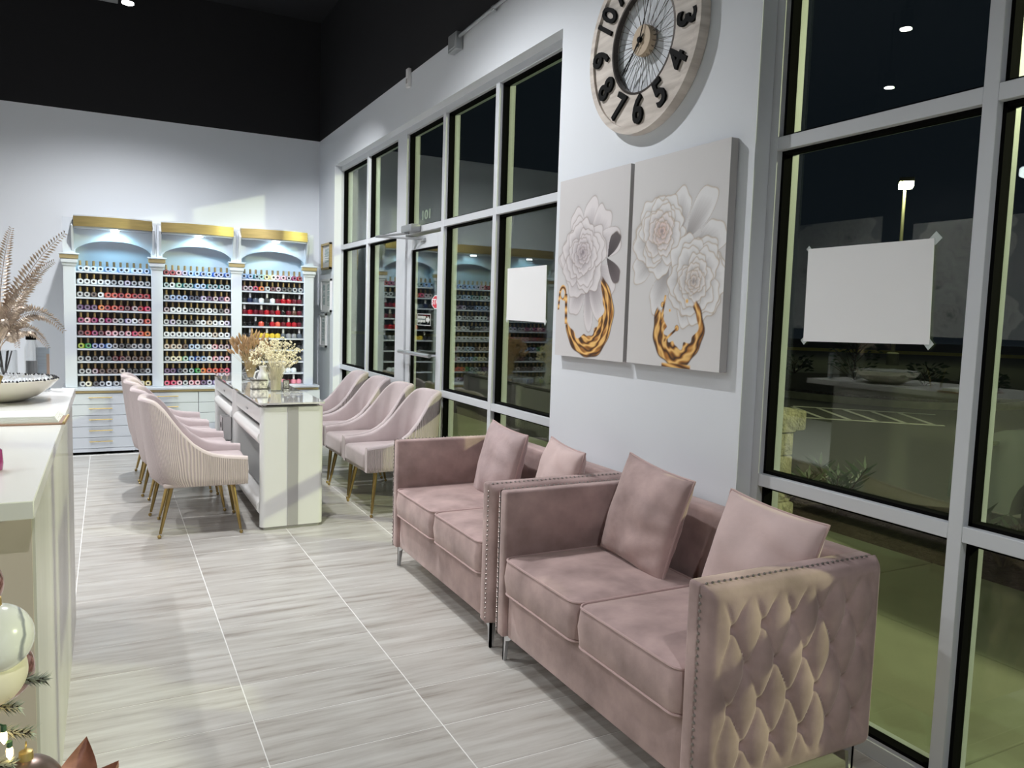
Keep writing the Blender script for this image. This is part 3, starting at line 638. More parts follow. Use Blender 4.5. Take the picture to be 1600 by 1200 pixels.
# ================================================================== MANICURE DESKS
M_DESK = mat('desk_white', (.80, .80, .79), .35, coat=.2); M_STRIPE = mat('desk_grey', (.42, .41, .41), .4); M_PAD = mat('white_vinyl', (.82, .81, .79), .45, bump=(60, .05, .003))
M_DIN = mat('desk_inner', (.52, .52, .53), .4)
def rpanel(x0, x1, y0, y1, z0, z1, r, n=6):
    poly = []
    for (cx, cy, a0) in ((x1 - r, y1 - r, 0), (x0 + r, y1 - r, PI / 2), (x0 + r, y0 + r, PI), (x1 - r, y0 + r, 1.5 * PI)):
        poly += [(cx + r * math.cos(a0 + PI / 2 * k / n), cy + r * math.sin(a0 + PI / 2 * k / n)) for k in range(n + 1)]
    return MB().prism(poly, z0, z1, plane='xy')
def desk(label, y0, L):
    t = thing('manicure_desk', label, 'desk', (.876, y0, 0), group='manicure desks'); w = .409
    for (a, b) in ((0, .07), (L - .07, L)):
        e = rpanel(0, w, a, b, .02, .815, .033).build('end_panel', M_DESK, t, angle=25)
        rpanel(.02, w - .02, a + .015, b - .015, 0, .02, .015).build('plinth', M_STRIPE, e)
    MB().box(.172, .242, -.004, .01, .022, .815, .001, 1).build('grey_stripe', M_STRIPE, t)
    MB().box(.335, .375, .07, L - .07, .06, .80).build('back_panel', M_DIN, t)
    d = MB().box(.012, .37, .075, L - .075, .695, .80, .004, 1).build('drawer_box', M_DESK, t)
    MB().box(.006, .012, L * .5 - .03, L * .5 + .03, .735, .75, .002, 1).build('drawer_pull', M_STRIPE, d)
    MB().tube([(.035, .071, .605), (.035, L - .071, .605)], .045, 20).build('arm_rest', M_PAD, t)
    MB().box(.05, .335, .071, L - .071, .52, .535).build('inner_shelf', M_DIN, t)
    MB().tube([(.05, .071, .14), (.05, L - .071, .14)], .062, 20).build('foot_rest', M_PAD, t)
    MB().box(.05, .335, .071, L - .071, .06, .08).build('bottom_shelf', M_DESK, t)
    so = MB()
    for sx in (.035, w - .035):
        for sy in (.035, L - .035): MB().lathe([(.011, 0), (.011, .019)], 12, (sx, sy, .815)).build('standoff', M_CHROME, t)
    rpanel(-.012, w + .012, -.015, L - .002, .8345, .846, .03).build('glass_top', mat('marble_glass', (.72, .71, .69), .06, noise=(3.2, .10, (1, 1, 1), (.60, .58, .56)), coat=1.0), t, angle=25)
    MB().box(.02, w - .02, .02, L - .02, .8155, .822).build('under_top', M_STRIPE, t)
    return t
dk = desk('nearer of the two white glass-topped manicure desks', 5.165, 1.235)
dk2 = desk('farther white manicure desk behind the first one', 6.42, 1.18)
cb2 = thing('side_caddy', 'small grey open caddy between the manicure desks', 'caddy', (.80, 6.44, .40)); 
MB().box(0, .07, 0, .16, 0, .006).box(0, .004, 0, .16, 0, .19).box(.066, .07, 0, .16, 0, .19).box(0, .07, 0, .004, 0, .19).box(0, .07, .156, .16, 0, .19).build('bin', M_STRIPE, cb2, smooth=False)
MB().lathe([(.024, -.001), (.024, .0005)], 16, (-.001, .08, .12), 'x').build('hole', M_GASKET, cb2)
MB().box(.068, .076, .03, .13, .10, .17).build('hook_plate', M_STRIPE, cb2)
# ------------------------------------------------------------------ things on the desks
def dried(t, base, n, spread, h, head, m_stem, m_head, hz=1.6):
    st, hd = MB(), MB()
    for k in range(n):
        a = k * 2.39996; r = spread * math.sqrt((k + .5) / n); top = Vector((base[0] + r * math.cos(a), base[1] + r * math.sin(a), base[2] + h * random.uniform(.62, 1.0) * (1 - .25 * (r / spread) ** 2)))
        b = Vector((base[0] + .02 * math.cos(a), base[1] + .02 * math.sin(a), base[2] + .01)); mid = b.lerp(top, .5) - Vector((r * math.cos(a), r * math.sin(a), 0)) * .22
        st.tube([b, mid, top], [.0016, .0014, .001], 4, caps=False)
        d = (top - mid).normalized()
        if hz > 1.2: hd.tube([top - d * head, top - d * head * .4, top + d * head * .5, top + d * head * hz], [.002, head * .38, head * .42, .001], 6)
        else:
            for q in range(6):
                o = Vector((random.uniform(-1, 1), random.uniform(-1, 1), random.uniform(-1.6, .6))) * head * 1.3; c = top + o
                hd.lathe([(.0005, -head * .5), (head * .45, -head * .1), (head * .38, head * .25), (.0005, head * .45)], 6, c)
    st.build('stems', m_stem, t); o = hd.build('flower_heads', m_head, t); o['kind'] = 'stuff'
M_TAN = mat('tan_grass', (.45, .29, .15), .85, noise=(40, .25)); M_CREAM = mat('cream_dried', (.80, .73, .52), .8, noise=(30, .15)); M_STRAW = mat('straw', (.55, .42, .22), .85)
v = thing('tan_grass_vase', 'round clear glass vase of tan dried grasses on the far desk', 'vase', (1.085, 6.90, .846))
pr = [(.03, .0), (.055, .008), (.072, .04), (.066, .075), (.038, .115), (.026, .14), (.030, .155)]
MB().lathe(pr + [(r - .003, z + .003) for r, z in pr[::-1]], 28, caps=False).lathe([(.0, .001), (.03, .0)], 28, caps=False).build('glass_body', M_CLEAR, v)
dried(v, (0, 0, .012), 90, .17, .40, .026, M_STRAW, M_TAN)
v = thing('cream_flower_vase', 'clear cylinder vase of cream dried flowers on the near desk', 'vase', (1.115, 5.93, .846))
pr = [(.042, .0), (.046, .004), (.046, .10), (.050, .20)]
MB().lathe(pr + [(r - .003, z + .003) for r, z in pr[::-1]], 28, caps=False).lathe([(.0, .001), (.042, .0)], 28, caps=False).build('glass_body', M_CLEAR, v)
dried(v, (0, 0, .01), 80, .185, .40, .015, M_CREAM, M_CREAM, 1.0)
MB().lathe([(.036, .008), (.038, .10), (.040, .17), (.03, .175)], 20).build('stem_bundle', mat('cream_stems', (.82, .74, .50), .85, bump=(50, 1, .02, (6, 6, .4))), v)
# white ceramic vase behind, patterned tissue box, small photo frame, leaflets
v = thing('white_ceramic_vase', 'small white ceramic jug behind the cream flowers', 'vase', (1.06, 6.16, .846))
MB().lathe([(.028, 0), (.042, .03), (.046, .06), (.034, .11), (.022, .14), (.030, .17), (.026, .168), (.0, .13)], 24).build('body', M_WHITEP, v)
MB().tube([(-.04, 0, .05), (-.065, 0, .08), (-.055, 0, .12), (-.025, 0, .135)], .006, 8).build('handle', M_WHITEP, v)
bx = thing('trinket_box', 'small patterned box beside the cream flowers', 'box', (1.02, 6.10, .846), .06)
MB().box(-.055, .055, -.035, .035, .003, .066, .003, 1).build('body', mat('mosaic_box', (.58, .55, .48), .4, noise=(45, .75)), bx)
MB().box(-.058, .058, -.038, .038, 0, .006, .001, 1).box(-.058, .058, -.038, .038, .064, .070, .001, 1).build('rim', mat('dark_metal', (.10, .09, .08), .4, .6), bx)
fr = thing('mini_photo_frame', 'tiny dark upright frame right of the cream flowers', 'frame', (1.225, 6.10, .846))
MB().box(-.024, .024, -.006, .006, 0, .066, .002, 1).build('frame', MATS['dark_metal'], fr); MB().box(-.018, .018, -.0075, -.0055, .006, .060).build('picture', mat('mini_print', (.45, .45, .44), .4, noise=(80, .8)), fr)
for i, (x, y, a, lb) in enumerate([(1.19, 5.62, .2, 'dark floral leaflet nearest the front end of the desk'), (1.13, 5.74, -.3, 'dark floral leaflet lying below the cream flowers'), (1.235, 5.80, .5, 'dark floral leaflet at the window edge of the desk')]):
    o = MB().box(-.05, .05, -.035, .035, 0, .0012).build('leaflet', mat('leaflet_print', (.40, .40, .39), .35, noise=(26, .85)), None, smooth=False); o.location = (x, y, .8463); o.rotation_euler = (0, 0, a); tag(o, lb, 'leaflet', 'leaflets on the near desk')

# ================================================================== SOFAS
def cushion_rings(x0, x1, y0, y1, z0, z1, r=.045, crown=.018, edge=.012, n=10):
    def ring(ins, z, cr=0, k=1.0):
        xa, xb, ya, yb = x0 + ins, x1 - ins, y0 + ins, y1 - ins; rr = max(.004, r - ins * .6); pts = []
        for (cx, cy, a0) in ((xb - rr, yb - rr, 0), (xa + rr, yb - rr, PI / 2), (xa + rr, ya + rr, PI), (xb - rr, ya + rr, 1.5 * PI)):
            for i in range(n + 1): a = a0 + PI / 2 * i / n; pts.append(Vector((cx + rr * math.cos(a), cy + rr * math.sin(a), z)))
        # even out long sides
        out = []
        for i, p in enumerate(pts):
            q = pts[(i + 1) % len(pts)]; out.append(p)
            if (q - p).length > .06:
                m = max(1, int((q - p).length / .04))
                for j in range(1, m): out.append(p.lerp(q, j / m))
        return out
    base = ring(0, 0); c = Vector(((x0 + x1) / 2, (y0 + y1) / 2, 0)); N = len(base); mb = MB(); rows = []
    def scaled(f, z, bulge=0): return [Vector((c.x + (p.x - c.x) * f, c.y + (p.y - c.y) * f, z)) for p in base]
    hw = min(x1 - x0, y1 - y0) / 2
    fi = lambda ins: 1 - ins / hw
    rows.append(scaled(.02, z0)); rows.append(scaled(fi(edge), z0))
    rows.append(scaled(fi(edge * .3), z0 + edge * .3)); rows.append(scaled(1, z0 + edge))
    rows.append(scaled(1 + .006 / hw, (z0 + z1) / 2)); rows.append(scaled(1, z1 - edge)); rows.append(scaled(fi(edge * .3), z1 - edge * .3)); rows.append(scaled(fi(edge), z1))
    for f in (.9, .75, .55, .35, .15, .01): rows.append(scaled(f, z1 + crown * (1 - f ** 2.6)))
    vs = [p for row in rows for p in row]; fs = [(i * N + k, i * N + (k + 1) % N, (i + 1) * N + (k + 1) % N, (i + 1) * N + k) for i in range(len(rows) - 1) for k in range(N)]
    fs += [tuple(range(N - 1, -1, -1)), tuple((len(rows) - 1) * N + k for k in range(N))]
    mb.add(vs, fs)
    pipe = MB().tube(scaled(fi(edge * .15), z1 - edge * .15), .0045, 6, closed=True).tube(scaled(fi(edge * .15), z0 + edge * .15), .0045, 6, closed=True)
    return mb, pipe
SD, SL, SH = .72, 1.325, .735
def tuft(u, v, side):     # u along depth, v along height; side = -1 near arm, +1 far arm
    x, z = u * SD, .118 + v * (SH - .118)
    bx, bz = .0585, .118
    p, q = (x - .10) / bx / 2 + (z - .13) / bz / 2, (x - .10) / bx / 2 - (z - .13) / bz / 2
    hgt = (abs(math.sin(PI * p)) * abs(math.sin(PI * q))) ** .42
    dp, dq = p - round(p), q - round(q)
    rr = math.hypot((dp + dq) * bx, (dp - dq) * bz); dim = math.exp(-(rr / .014) ** 2)
    bd = min(x, SD - x) / .075; bz_ = min(z - .118, SH - z) / .07
    fade = max(0, min(1, (min(bd, bz_) - .55) * 1.6))
    edge = math.sqrt(max(0, 1 - (1 - min(1, min(x, SD - x) / .04)) ** 2)) * math.sqrt(max(0, 1 - (1 - min(1, min(z - .118, SH - z) / .04)) ** 2))
    d = edge * .042 + fade * (.022 * (hgt - .7) - .012 * dim)
    return (x, side * max(0, d), z)
def leg_mesh(fx, fy):
    mb = MB(); P = [(0, .118), (.075, .118), (.06, .104), (.026, .09), (.016, .0), (.0, .0)]
    mb.prism([(fy * a, b) for a, b in P], 0, fx * .010); mb.prism([(fx * a, b) for a, b in P], 0, fy * .010, plane='xz'); return mb
def sofa(label, yc):
    t = thing('loveseat', label, 'sofa', (1.445, yc, 0), group='pink velvet loveseats'); h = SL / 2; at = .055
    for s in (-1, 1):
        ya, yb = s * (h - .045), s * (h - .045 - at)
        arm = MB().box(0, SD - .005, min(ya, yb), max(ya, yb), .118, SH + .002, .012, 3).build('arm', M_VELVET, t)
        MB().grid(lambda u, v: (lambda P: (P[0], s * (h - .046) + P[1], P[2]))(tuft(u, v, s)), 120, 100).build('tufted_panel', M_VELVET, arm, angle=70)
        nl = MB(); yy = s * (h - .044)
        for k in range(27): nl.lathe([(.005, 0), (.0038, -.003), (.0, -.005)], 8, (.0, yy, .145 + k * .0215), 'x')
        for k in range(31): nl.lathe([(.005, 0), (.0038, .003), (.0, .005)], 8, (.02 + k * .0218, yy, SH + .001), 'z')
        o = nl.build('nailhead_trim', mat('dull_nickel', (.30, .27, .25), .38, .9), arm); o['kind'] = 'stuff'
    w = h - .045 - at - .001
    MB().box(.022, .60, -w, w, .118, .315, .010, 2).build('front_rail', M_VELVET, t)
    back = MB().prism([(.57, .118), (.715, .118), (.72, SH), (.645, SH), (.628, SH - .015)], -w - .02, w + .02, plane='xz')
    bm = bmesh.new(); tm = back.mesh('tmp', M_VELVET, smooth=False); bm.from_mesh(tm); bmesh.ops.bevel(bm, geom=list(bm.edges), offset=.012, segments=3, profile=.5, affect='EDGES'); bm.to_mesh(tm); bm.free(); tm.shade_smooth(); tm.set_sharp_from_angle(angle=math.radians(45)); tm.name = 'backrest'
    link('backrest', tm, t)
    for s in (-1, 1):
        a, b = (0.002, w - .003) if s > 0 else (-w + .003, -.002)
        mb, pp = cushion_rings(-.008, .56, a, b, .318, .462)
        c = mb.build('seat_cushion', M_VELVET, t, angle=60); pp.build('piping', M_PIPE, c)
    for (x, y, fx, fy) in ((.03, -h + .05, 1, 1), (.03, h - .05, 1, -1), (SD - .03, -h + .05, -1, 1), (SD - .03, h - .05, -1, -1)):
        o = leg_mesh(fx, fy).build('leg', M_CHROME, t, smooth=False); o.location = (x, y, 0)
    return t
sofa('farther pink velvet loveseat, next to the blush chairs', 3.562)
sofa('nearer pink velvet loveseat with tufted arm facing the camera', 2.214)
def pillow(label, c, normal, roll, size, m, th=.075):
    t = thing('throw_pillow', label, 'pillow', c, group='pink velvet throw pillows')
    n = Vector(normal).normalized(); up = (Vector((0, 0, 1)) - n * n.z).normalized(); rt = up.cross(n)
    cr, sr = math.cos(roll), math.sin(roll); r2 = rt * cr + up * sr; u2 = up * cr - rt * sr
    t.rotation_euler = Matrix((r2, u2, n)).transposed().to_euler()
    ph = [random.uniform(0, 6) for _ in range(6)]; s = size / 2
    def pt(u, v, sg):
        u, v = -1 + 2 * u, -1 + 2 * v; u = math.sin(u * PI / 2) * .5 + u * .5; v = math.sin(v * PI / 2) * .5 + v * .5
        e = max(0, (1 - u * u) * (1 - v * v)); T = th * e ** .40
        wr = .0075 * math.sin(5 * u + 3 * v + ph[0]) * math.sin(4 * v - 2 * u + ph[1]) + .004 * math.sin(11 * u * v + 7 * v + ph[2])
        x = s * u * (1 - .055 * (1 - v * v) * abs(u) ** 3); y = s * v * (1 - .055 * (1 - u * u) * abs(v) ** 3)
        return (x, y, sg * (T + wr * e ** .5))
    N = 34
    MB().grid(lambda u, v: pt(u, v, 1), N, N).grid(lambda u, v: pt(u, v, -1), N, N, flip=True).build('cover', m, t, angle=75)
    b = [pt(k / 24, 0, 1) for k in range(24)] + [pt(1, k / 24, 1) for k in range(24)] + [pt(1 - k / 24, 1, 1) for k in range(24)] + [pt(0, 1 - k / 24, 1) for k in range(24)]
    MB().tube(b, .0048, 6, closed=True).build('piping', M_PIPE, t)
pillow('pink pillow leaning at the far end of the nearer loveseat', (1.925, 2.475, .668), (-1, -.02, .26), -.10, .42, M_VELVET)
pillow('paler pink pillow behind the tufted arm of the nearer loveseat', (1.93, 1.862, .648), (-1, -.05, .30), -.07, .42, mat('pale_velvet', (.58, .44, .42), .8, noise=(6, .10), bump=(24, .1, .01), sheen=.6, sheen_tint=(1, .9, .88)))
pillow('greyish pink crumpled pillow at the far end of the farther loveseat', (1.915, 3.77, .640), (-1, -.02, .24), -.07, .42, M_VELVET_D)
pillow('light pink pillow at the near end of the farther loveseat', (1.93, 3.17, .660), (-1, .10, .22), -.05, .38, MATS['pale_velvet'])

# ================================================================== WALL PICTURES (printed canvases)
def sstep(a, b, x): return np.clip((x - a) / (b - a), 0, 1) ** 2 * (3 - 2 * np.clip((x - a) / (b - a), 0, 1))
class Paint:
    def __init__(s, w, h, nx, ny, bg):
        s.w, s.h, s.nx, s.ny = w, h, nx, ny; s.U, s.V = np.meshgrid(np.linspace(0, w, nx), np.linspace(0, h, ny), indexing='ij')
        s.C = np.ones((nx, ny, 3)) * np.array(bg) * (1 - .05 * (s.V / h - .5))[..., None]
    def over(s, mask, col): s.C = s.C * (1 - mask[..., None]) + np.asarray(col) * mask[..., None]
    def petal(s, cx, cy, ang, R, spread, col, dark, rim, seed):
        # petal = lobe of radius R round the flower centre, ang = direction, spread = half angle
        du, dv = s.U - cx, s.V - cy; r = np.hypot(du, dv) + 1e-6; th = np.arctan2(dv, du) - ang; th = (th + PI) % (2 * PI) - PI
        k = np.abs(th) / spread; lim = R * (np.clip(1 - k ** 2.6, 0, 1) ** .55) * (1 + .045 * np.sin(th * 9 + seed) + .03 * np.sin(th * 17 + seed * 2))
        m = sstep(.004, -.004, r - lim) * (k < 1)
        f = np.clip(r / np.maximum(lim, 1e-4), 0, 1); vein = .5 + .5 * np.sin(th * 34 / max(spread, .3) + seed * 3 + 2 * f)
        sh = np.clip(.18 + .95 * f ** 1.4, 0, 1) * (1 - .16 * vein * (1 - f)) * (1 - .30 * sstep(.55, 1.0, k)) * (1 + .10 * np.sin(ang * 1.0 + 1.0))
        c = np.array(dark) * (1 - np.clip(sh, 0, 1))[..., None] + np.array(col) * np.clip(sh, 0, 1)[..., None]
        s.over(m, c)
        edge = np.exp(-((r - lim) / .0028) ** 2) * (k < .97); s.over(np.clip(edge * .55, 0, 1), rim)
        # cast shade just outside the rim, part of the print
        out = np.exp(-np.clip(r - lim, 0, 1) / .010) * (r > lim) * (k < 1.05) * .16; s.over(out, np.array(dark) * .8)
    def rose(s, cx, cy, R, col, dark, rim, heart, seed, tilt=.0):
        rs = np.random.default_rng(seed); o = rs.uniform(0, 6.28)
        rings = ((1.0, 5, .95), (.88, 5, .88), (.74, 4, 1.05), (.60, 4, 1.0), (.48, 3, 1.25), (.38, 3, 1.25), (.29, 3, 1.25), (.21, 3, 1.25), (.13, 2, 1.6))
        for ring, (rad, n, sp) in enumerate(rings):
            o += .9 + rs.uniform(-.2, .2); f = ring / (len(rings) - 1); sh = tilt * R * (1 - rad)
            c2 = np.array(col) * (1 - .8 * f * f) + np.array(heart) * .8 * f * f
            for k in range(n): s.petal(cx + sh * .6, cy + sh, o + 2 * PI * k / n + rs.uniform(-.2, .2), R * rad * rs.uniform(.92, 1.06), sp, c2, np.array(dark) * (1 - .15 * f), rim, rs.uniform(0, 6))
    def gold(s, mask, ph):
        st = .5 + .5 * np.sin(ph); c = np.where(st[..., None] < .5, np.array((.05, .018, .004)) * (1 - 2 * st)[..., None] + np.array((.50, .20, .035)) * (2 * st)[..., None], np.array((.50, .20, .035)) * (2 - 2 * st)[..., None] + np.array((.95, .60, .20)) * (2 * st - 1)[..., None])
        s.over(mask, c)
GREY = (.69, .67, .67)
def crescent(P, cx, cy, ro, ri, off, a0, a1, seed, sq=1.15):
    du, dv = P.U - cx, (P.V - cy) / sq; r = np.hypot(du, dv); th = np.arctan2(dv, du); th = np.where(th > a1, th - 2 * PI, th)
    r2 = np.hypot(du - off[0], dv - off[1]); wob = .004 * np.sin(th * 5 + seed) + .003 * np.sin(th * 11 + seed)
    m = sstep(.003, -.003, r - ro - wob) * sstep(-.003, .003, r2 - ri - 2.0 * wob - .006 * np.sin(th * 8)) * sstep(a0, a0 + .12, th) * sstep(a1, a1 - .12, th)
    w = (r - ri) / (ro - ri)
    P.gold(m, 6.5 * w + 1.8 * np.sin(th * 1.7 + seed) + .9 * np.sin(th * 6 + w * 5) + .6 * np.sin(th * 13 - w * 9) + r2 * 25)
    rimm = np.exp(-((r - ro - wob) / .0035) ** 2) * sstep(a0, a0 + .12, th) * sstep(a1, a1 - .12, th) * .85
    P.over(np.clip(rimm, 0, 1), (.06, .022, .006))
def paint_left():
    P = Paint(.63, .925, 211, 309, GREY); col, dark, rim = (.80, .755, .76), (.17, .13, .15), (.30, .22, .17)
    for (x, y, a, R, sp, sd) in ((.27, .50, 1.35, .30, .5, 1), (.30, .50, 1.0, .29, .5, 5), (.26, .50, 1.95, .27, .5, 2), (.25, .52, .25, .33, .42, 3), (.30, .45, -.35, .26, .55, 4), (.22, .45, 2.7, .21, .6, 6), (.30, .42, -1.5, .27, .30, 7), (.27, .42, -2.1, .22, .6, 8), (.32, .42, -1.0, .24, .6, 9)): P.petal(x, y, a, R, sp, col, dark, rim, sd)
    P.petal(.47, .50, .95, .14, .55, (.12, .10, .105), (.05, .04, .045), rim, 3); P.petal(.46, .50, -.8, .16, .45, (.16, .13, .135), (.06, .05, .05), rim, 4)
    P.rose(.235, .52, .215, col, dark, rim, (.62, .55, .58), 11, .1)
    crescent(P, .315, .225, .220, .178, (-.045, .060), -2.95, 1.05, 1.0, 1.0)
    # thin curl at the left
    du, dv = P.U - .062, P.V - .33; r = np.hypot(du, dv * .8); P.gold(sstep(.040, .034, r) * sstep(.016, .021, r) * (P.V > .30 - .3 * (P.U - .05)), r * 300 + P.V * 60)
    P.gold(sstep(.010, .006, np.abs(P.U - (.030 - .10 * (.33 - P.V)))) * (P.V < .345) * (P.V > .245), P.V * 150)
    P.gold(sstep(.014, .010, np.abs(P.U - (.098 + .05 * (.30 - P.V)))) * (P.V < .33) * (P.V > .17), P.V * 110)
    return P
def paint_right():
    P = Paint(.625, .92, 209, 307, (.71, .695, .69)); col, dark, rim = (.84, .83, .83), (.24, .21, .205), (.45, .30, .13)
    for (x, y, a, R, sp, sd) in ((.33, .56, 1.45, .20, .6, 1), (.38, .54, .9, .25, .5, 2), (.42, .48, .45, .22, .6, 3), (.24, .55, 1.9, .20, .6, 4), (.18, .55, 2.9, .16, .7, 5), (.20, .50, -2.6, .20, .6, 6), (.28, .45, -2.0, .23, .5, 7), (.40, .38, -1.55, .20, .55, 8), (.46, .38, -.7, .18, .7, 9), (.46, .40, .2, .17, .6, 10)): P.petal(x, y, a, R, sp, col, dark, rim, sd)
    P.rose(.212, .575, .18, col, dark, rim, (.86, .62, .58), 21, .1); P.rose(.455, .385, .19, col, dark, rim, (.78, .70, .66), 33, -.1)
    crescent(P, .355, .170, .165, .108, (.018, .030), -3.75, .85, 2.0, 1.0)
    for (x, y, q) in ((.25, .27, .016), (.41, .285, .011), (.30, .245, .009), (.352, .17, .016)):
        r = np.hypot(P.U - x, P.V - y); P.gold(sstep(q, q - .005, r), r * 260)
    P.gold(sstep(.008, .004, np.abs(P.U - (.255 + .18 * (P.V - .25)))) * (P.V > .2) * (P.V < .31), P.V * 90)
    P.gold(sstep(.009, .004, np.abs(P.V - (.12 + .65 * (P.U - .28)))) * (P.U > .27) * (P.U < .355), P.U * 90)
    base = sstep(.02, .012, P.V) * sstep(.10, .09, np.abs(P.U - .355)); P.gold(base, P.U * 40 + P.V * 200)
    return P
M_PRINT = vcol_mat('canvas_print', .62); M_CSIDE = mat('canvas_side', (.50, .485, .48), .75, bump=(300, .2, .001))
def canvas(label, P, ytop, z0):
    t = thing('rose_canvas', label, 'wall art', (X0, ytop, z0), group='rose canvases')
    MB().box(-.040, -.001, -P.w, 0, 0, P.h, .002, 1).build('stretcher', M_CSIDE, t)
    nx, ny = P.nx, P.ny; vs = np.stack([np.full(P.U.shape, -.0408), -P.U, P.V], -1).reshape(-1, 3)
    i, j = np.meshgrid(np.arange(nx - 1), np.arange(ny - 1), indexing='ij'); a = (i * ny + j).ravel(); fs = np.stack([a, a + 1, a + ny + 1, a + ny], -1)
    me = bpy.data.meshes.new('print'); me.from_pydata(vs.tolist(), [], fs.tolist()); me.materials.append(M_PRINT)
    at = me.color_attributes.new('print', 'FLOAT_COLOR', 'POINT'); c = np.ones((nx * ny, 4)); c[:, :3] = np.clip(P.C.reshape(-1, 3), 0, 1); at.data.foreach_set('color', c.ravel())
    link('print', me, t)
    return t
canvas('left canvas, one grey-lilac rose over a gold liquid crescent', paint_left(), 3.637, 1.255)
canvas('right canvas, two white roses over a gold liquid splash', paint_right(), 2.977, 1.258)

# ------------------------------------------------------------------ wall clock
M_WOOD = mat('whitewashed_wood', (.70, .64, .58), .6, noise=(4, .12, (1, 1, 9), (.60, .53, .47))); M_INK = mat('black_numeral', (.006, .006, .006), .7, spec=.15)
ck = thing('wall_clock', 'large round whitewashed wall clock with spoke wires', 'clock', (X0, 2.965, 2.718))
def ringx(r0, r1, x0, x1, n=72): return MB().lathe([(r0, x0), (r1, x0), (r1, x1), (r0, x1), (r0, x0)], n, axis='x', caps=False)
ringx(.232, .392, -.040, -.006).build('dial_ring', M_WOOD, ck, angle=30); ringx(.380, .410, -.052, -.002).build('outer_rim', M_WOOD, ck, angle=30)
ringx(.224, .234, -.041, -.014).build('inner_band', mat('clock_metal', (.06, .05, .045), .4, .6), ck, angle=30)
MB().lathe([(.0, -.046), (.066, -.046), (.068, -.040), (.068, -.012), (.0, -.012)], 32, axis='x').build('hub', mat('hub_wood', (.58, .46, .33), .6), ck, angle=30)
for k in range(40):
    a = 2 * PI * k / 40; b = a + (.10 if k % 2 else -.10); z = -.022 if k % 2 else -.030
    MB().tube([(z, .06 * math.cos(b), .06 * math.sin(b)), (z,   .228 * math.cos(a),   .228 * math.sin(a))], .0012, 4, caps=False).build('spoke', MATS['clock_metal'], ck, smooth=False)
for hr in range(1, 13):
    th = 2 * PI * hr / 12; r = .312; me = text_mesh(str(hr), .185, .006); me.materials.clear(); me.materials.append(M_INK)
    rot = -th + (PI if hr in (4, 5, 6, 7, 8) else 0)
    A = Matrix.Rotation(rot, 4, 'Z') @ Matrix.Diagonal((.84 if hr < 10 else .74, .96, 1, 1)); T = Matrix(((0, 0, -1, 0), (-1, 0, 0, 0), (0, 1, 0, 0), (0, 0, 0, 1)))
    me.transform(T @ A); o = link('numeral', me, ck, (-.046, -r * math.sin(th), r * math.cos(th)))
def hand(ang, L, w, x):
    c, s = math.cos(ang), math.sin(ang); mb = MB()
    for poly in ([(-w, -.03), (w, -.03), (w, L * .72), (-w, L * .72)], [(0, L * .66), (w * 3, L * .78), (0, L), (-w * 3, L * .78)]):
        mb.prism([(-(p * c + q * s), q * c - p * s) for p, q in poly], x, x - .0025)
    return mb
hand(2 * PI * .63, .20, .0028, -.050).build('hour_hand', M_INK, ck, smooth=False); hand(2 * PI * .055, .235, .0022, -.054).build('minute_hand', M_INK, ck, smooth=False)
hand(2 * PI * .60, .17, .0012, -.058).lathe([(.011, -.062), (.011, -.046)], 14, axis='x').build('second_hand', M_INK, ck, smooth=False)

# ------------------------------------------------------------------ framed certificates on the far pier
def cert(label, y0, y1, z0, z1, m, cols, d=.022):
    t = thing('certificate_frame', label, 'picture frame', (X0, (y0 + y1) / 2, z0), group='framed certificates'); w = (y1 - y0) / 2; h = z1 - z0; b = .022
    f = MB().box(-d, -.001, -w, w, 0, b).box(-d, -.001, -w, w, h - b, h).box(-d, -.001, -w, -w + b, 0, h).box(-d, -.001, w - b, w, 0, h).build('frame', m, t, smooth=False)
    MB().box(-.010, -.002, -w + b, w - b, b, h - b).build('mat_board', M_PAPER, t, smooth=False)
    pr = MB(); cw = (2 * w - 2 * b) / cols
    for c in range(cols):
        ya = -w + b + c * cw + cw * .22; yb = -w + b + (c + 1) * cw - cw * .22; z = h - b - .045
        while z > b + .05:
            pr.box(-.0112, -.0102, ya + random.uniform(0, .02), yb - random.uniform(0, .03), z, z + .007); z -= .013 if random.random() > .15 else .024
    o = pr.build('print', mat('cert_ink', (.30, .42, .42), .6), t, smooth=False); o['kind'] = 'stuff'
cert('gold framed certificate highest beside the window', 8.55, 8.94, 1.91, 2.20, M_GOLD, 1, .03)
cert('white double frame of papers below the gold frame', 8.54, 8.98, 1.437, 1.803, M_WHITEP, 2)
cert('narrow white framed paper lowest beside the window', 8.74, 9.01, 1.037, 1.417, M_WHITEP, 1)
# junction box, conduit and sensor under the black band
jb = thing('junction_box', 'grey electrical junction box with conduit at the edge of the black band', 'junction box', (X0, 5.155, 3.33))
MB().box(-.055, -.001, -.075, .075, -.055, .065, .008, 2).build('box', mat('galvanised', (.42, .44, .45), .4, .7), jb); MB().box(-.06, -.05, -.058, .058, -.042, .05, .004, 1).build('cover', MATS['galvanised'], jb)
MB().tube([(-.03, -.07, .03), (-.03, -.6, .045), (-.03, -2.6, .06)], .012, 8).build('conduit', MATS['galvanised'], jb)
MB().box(-.04, -.012, -.62, -.58, .025, .06, .004, 1).build('strap', MATS['galvanised'], jb)
se = thing('wall_sensor', 'small white wall sensor beside the black band', 'sensor', (X0, 6.14, 3.27)); MB().box(-.03, -.001, -.03, .03, 0, .15, .006, 2).build('housing', M_WHITEP, se); MB().box(-.034, -.028, -.016, .016, .03, .07, .003, 1).build('lens', M_STRIPE, se)
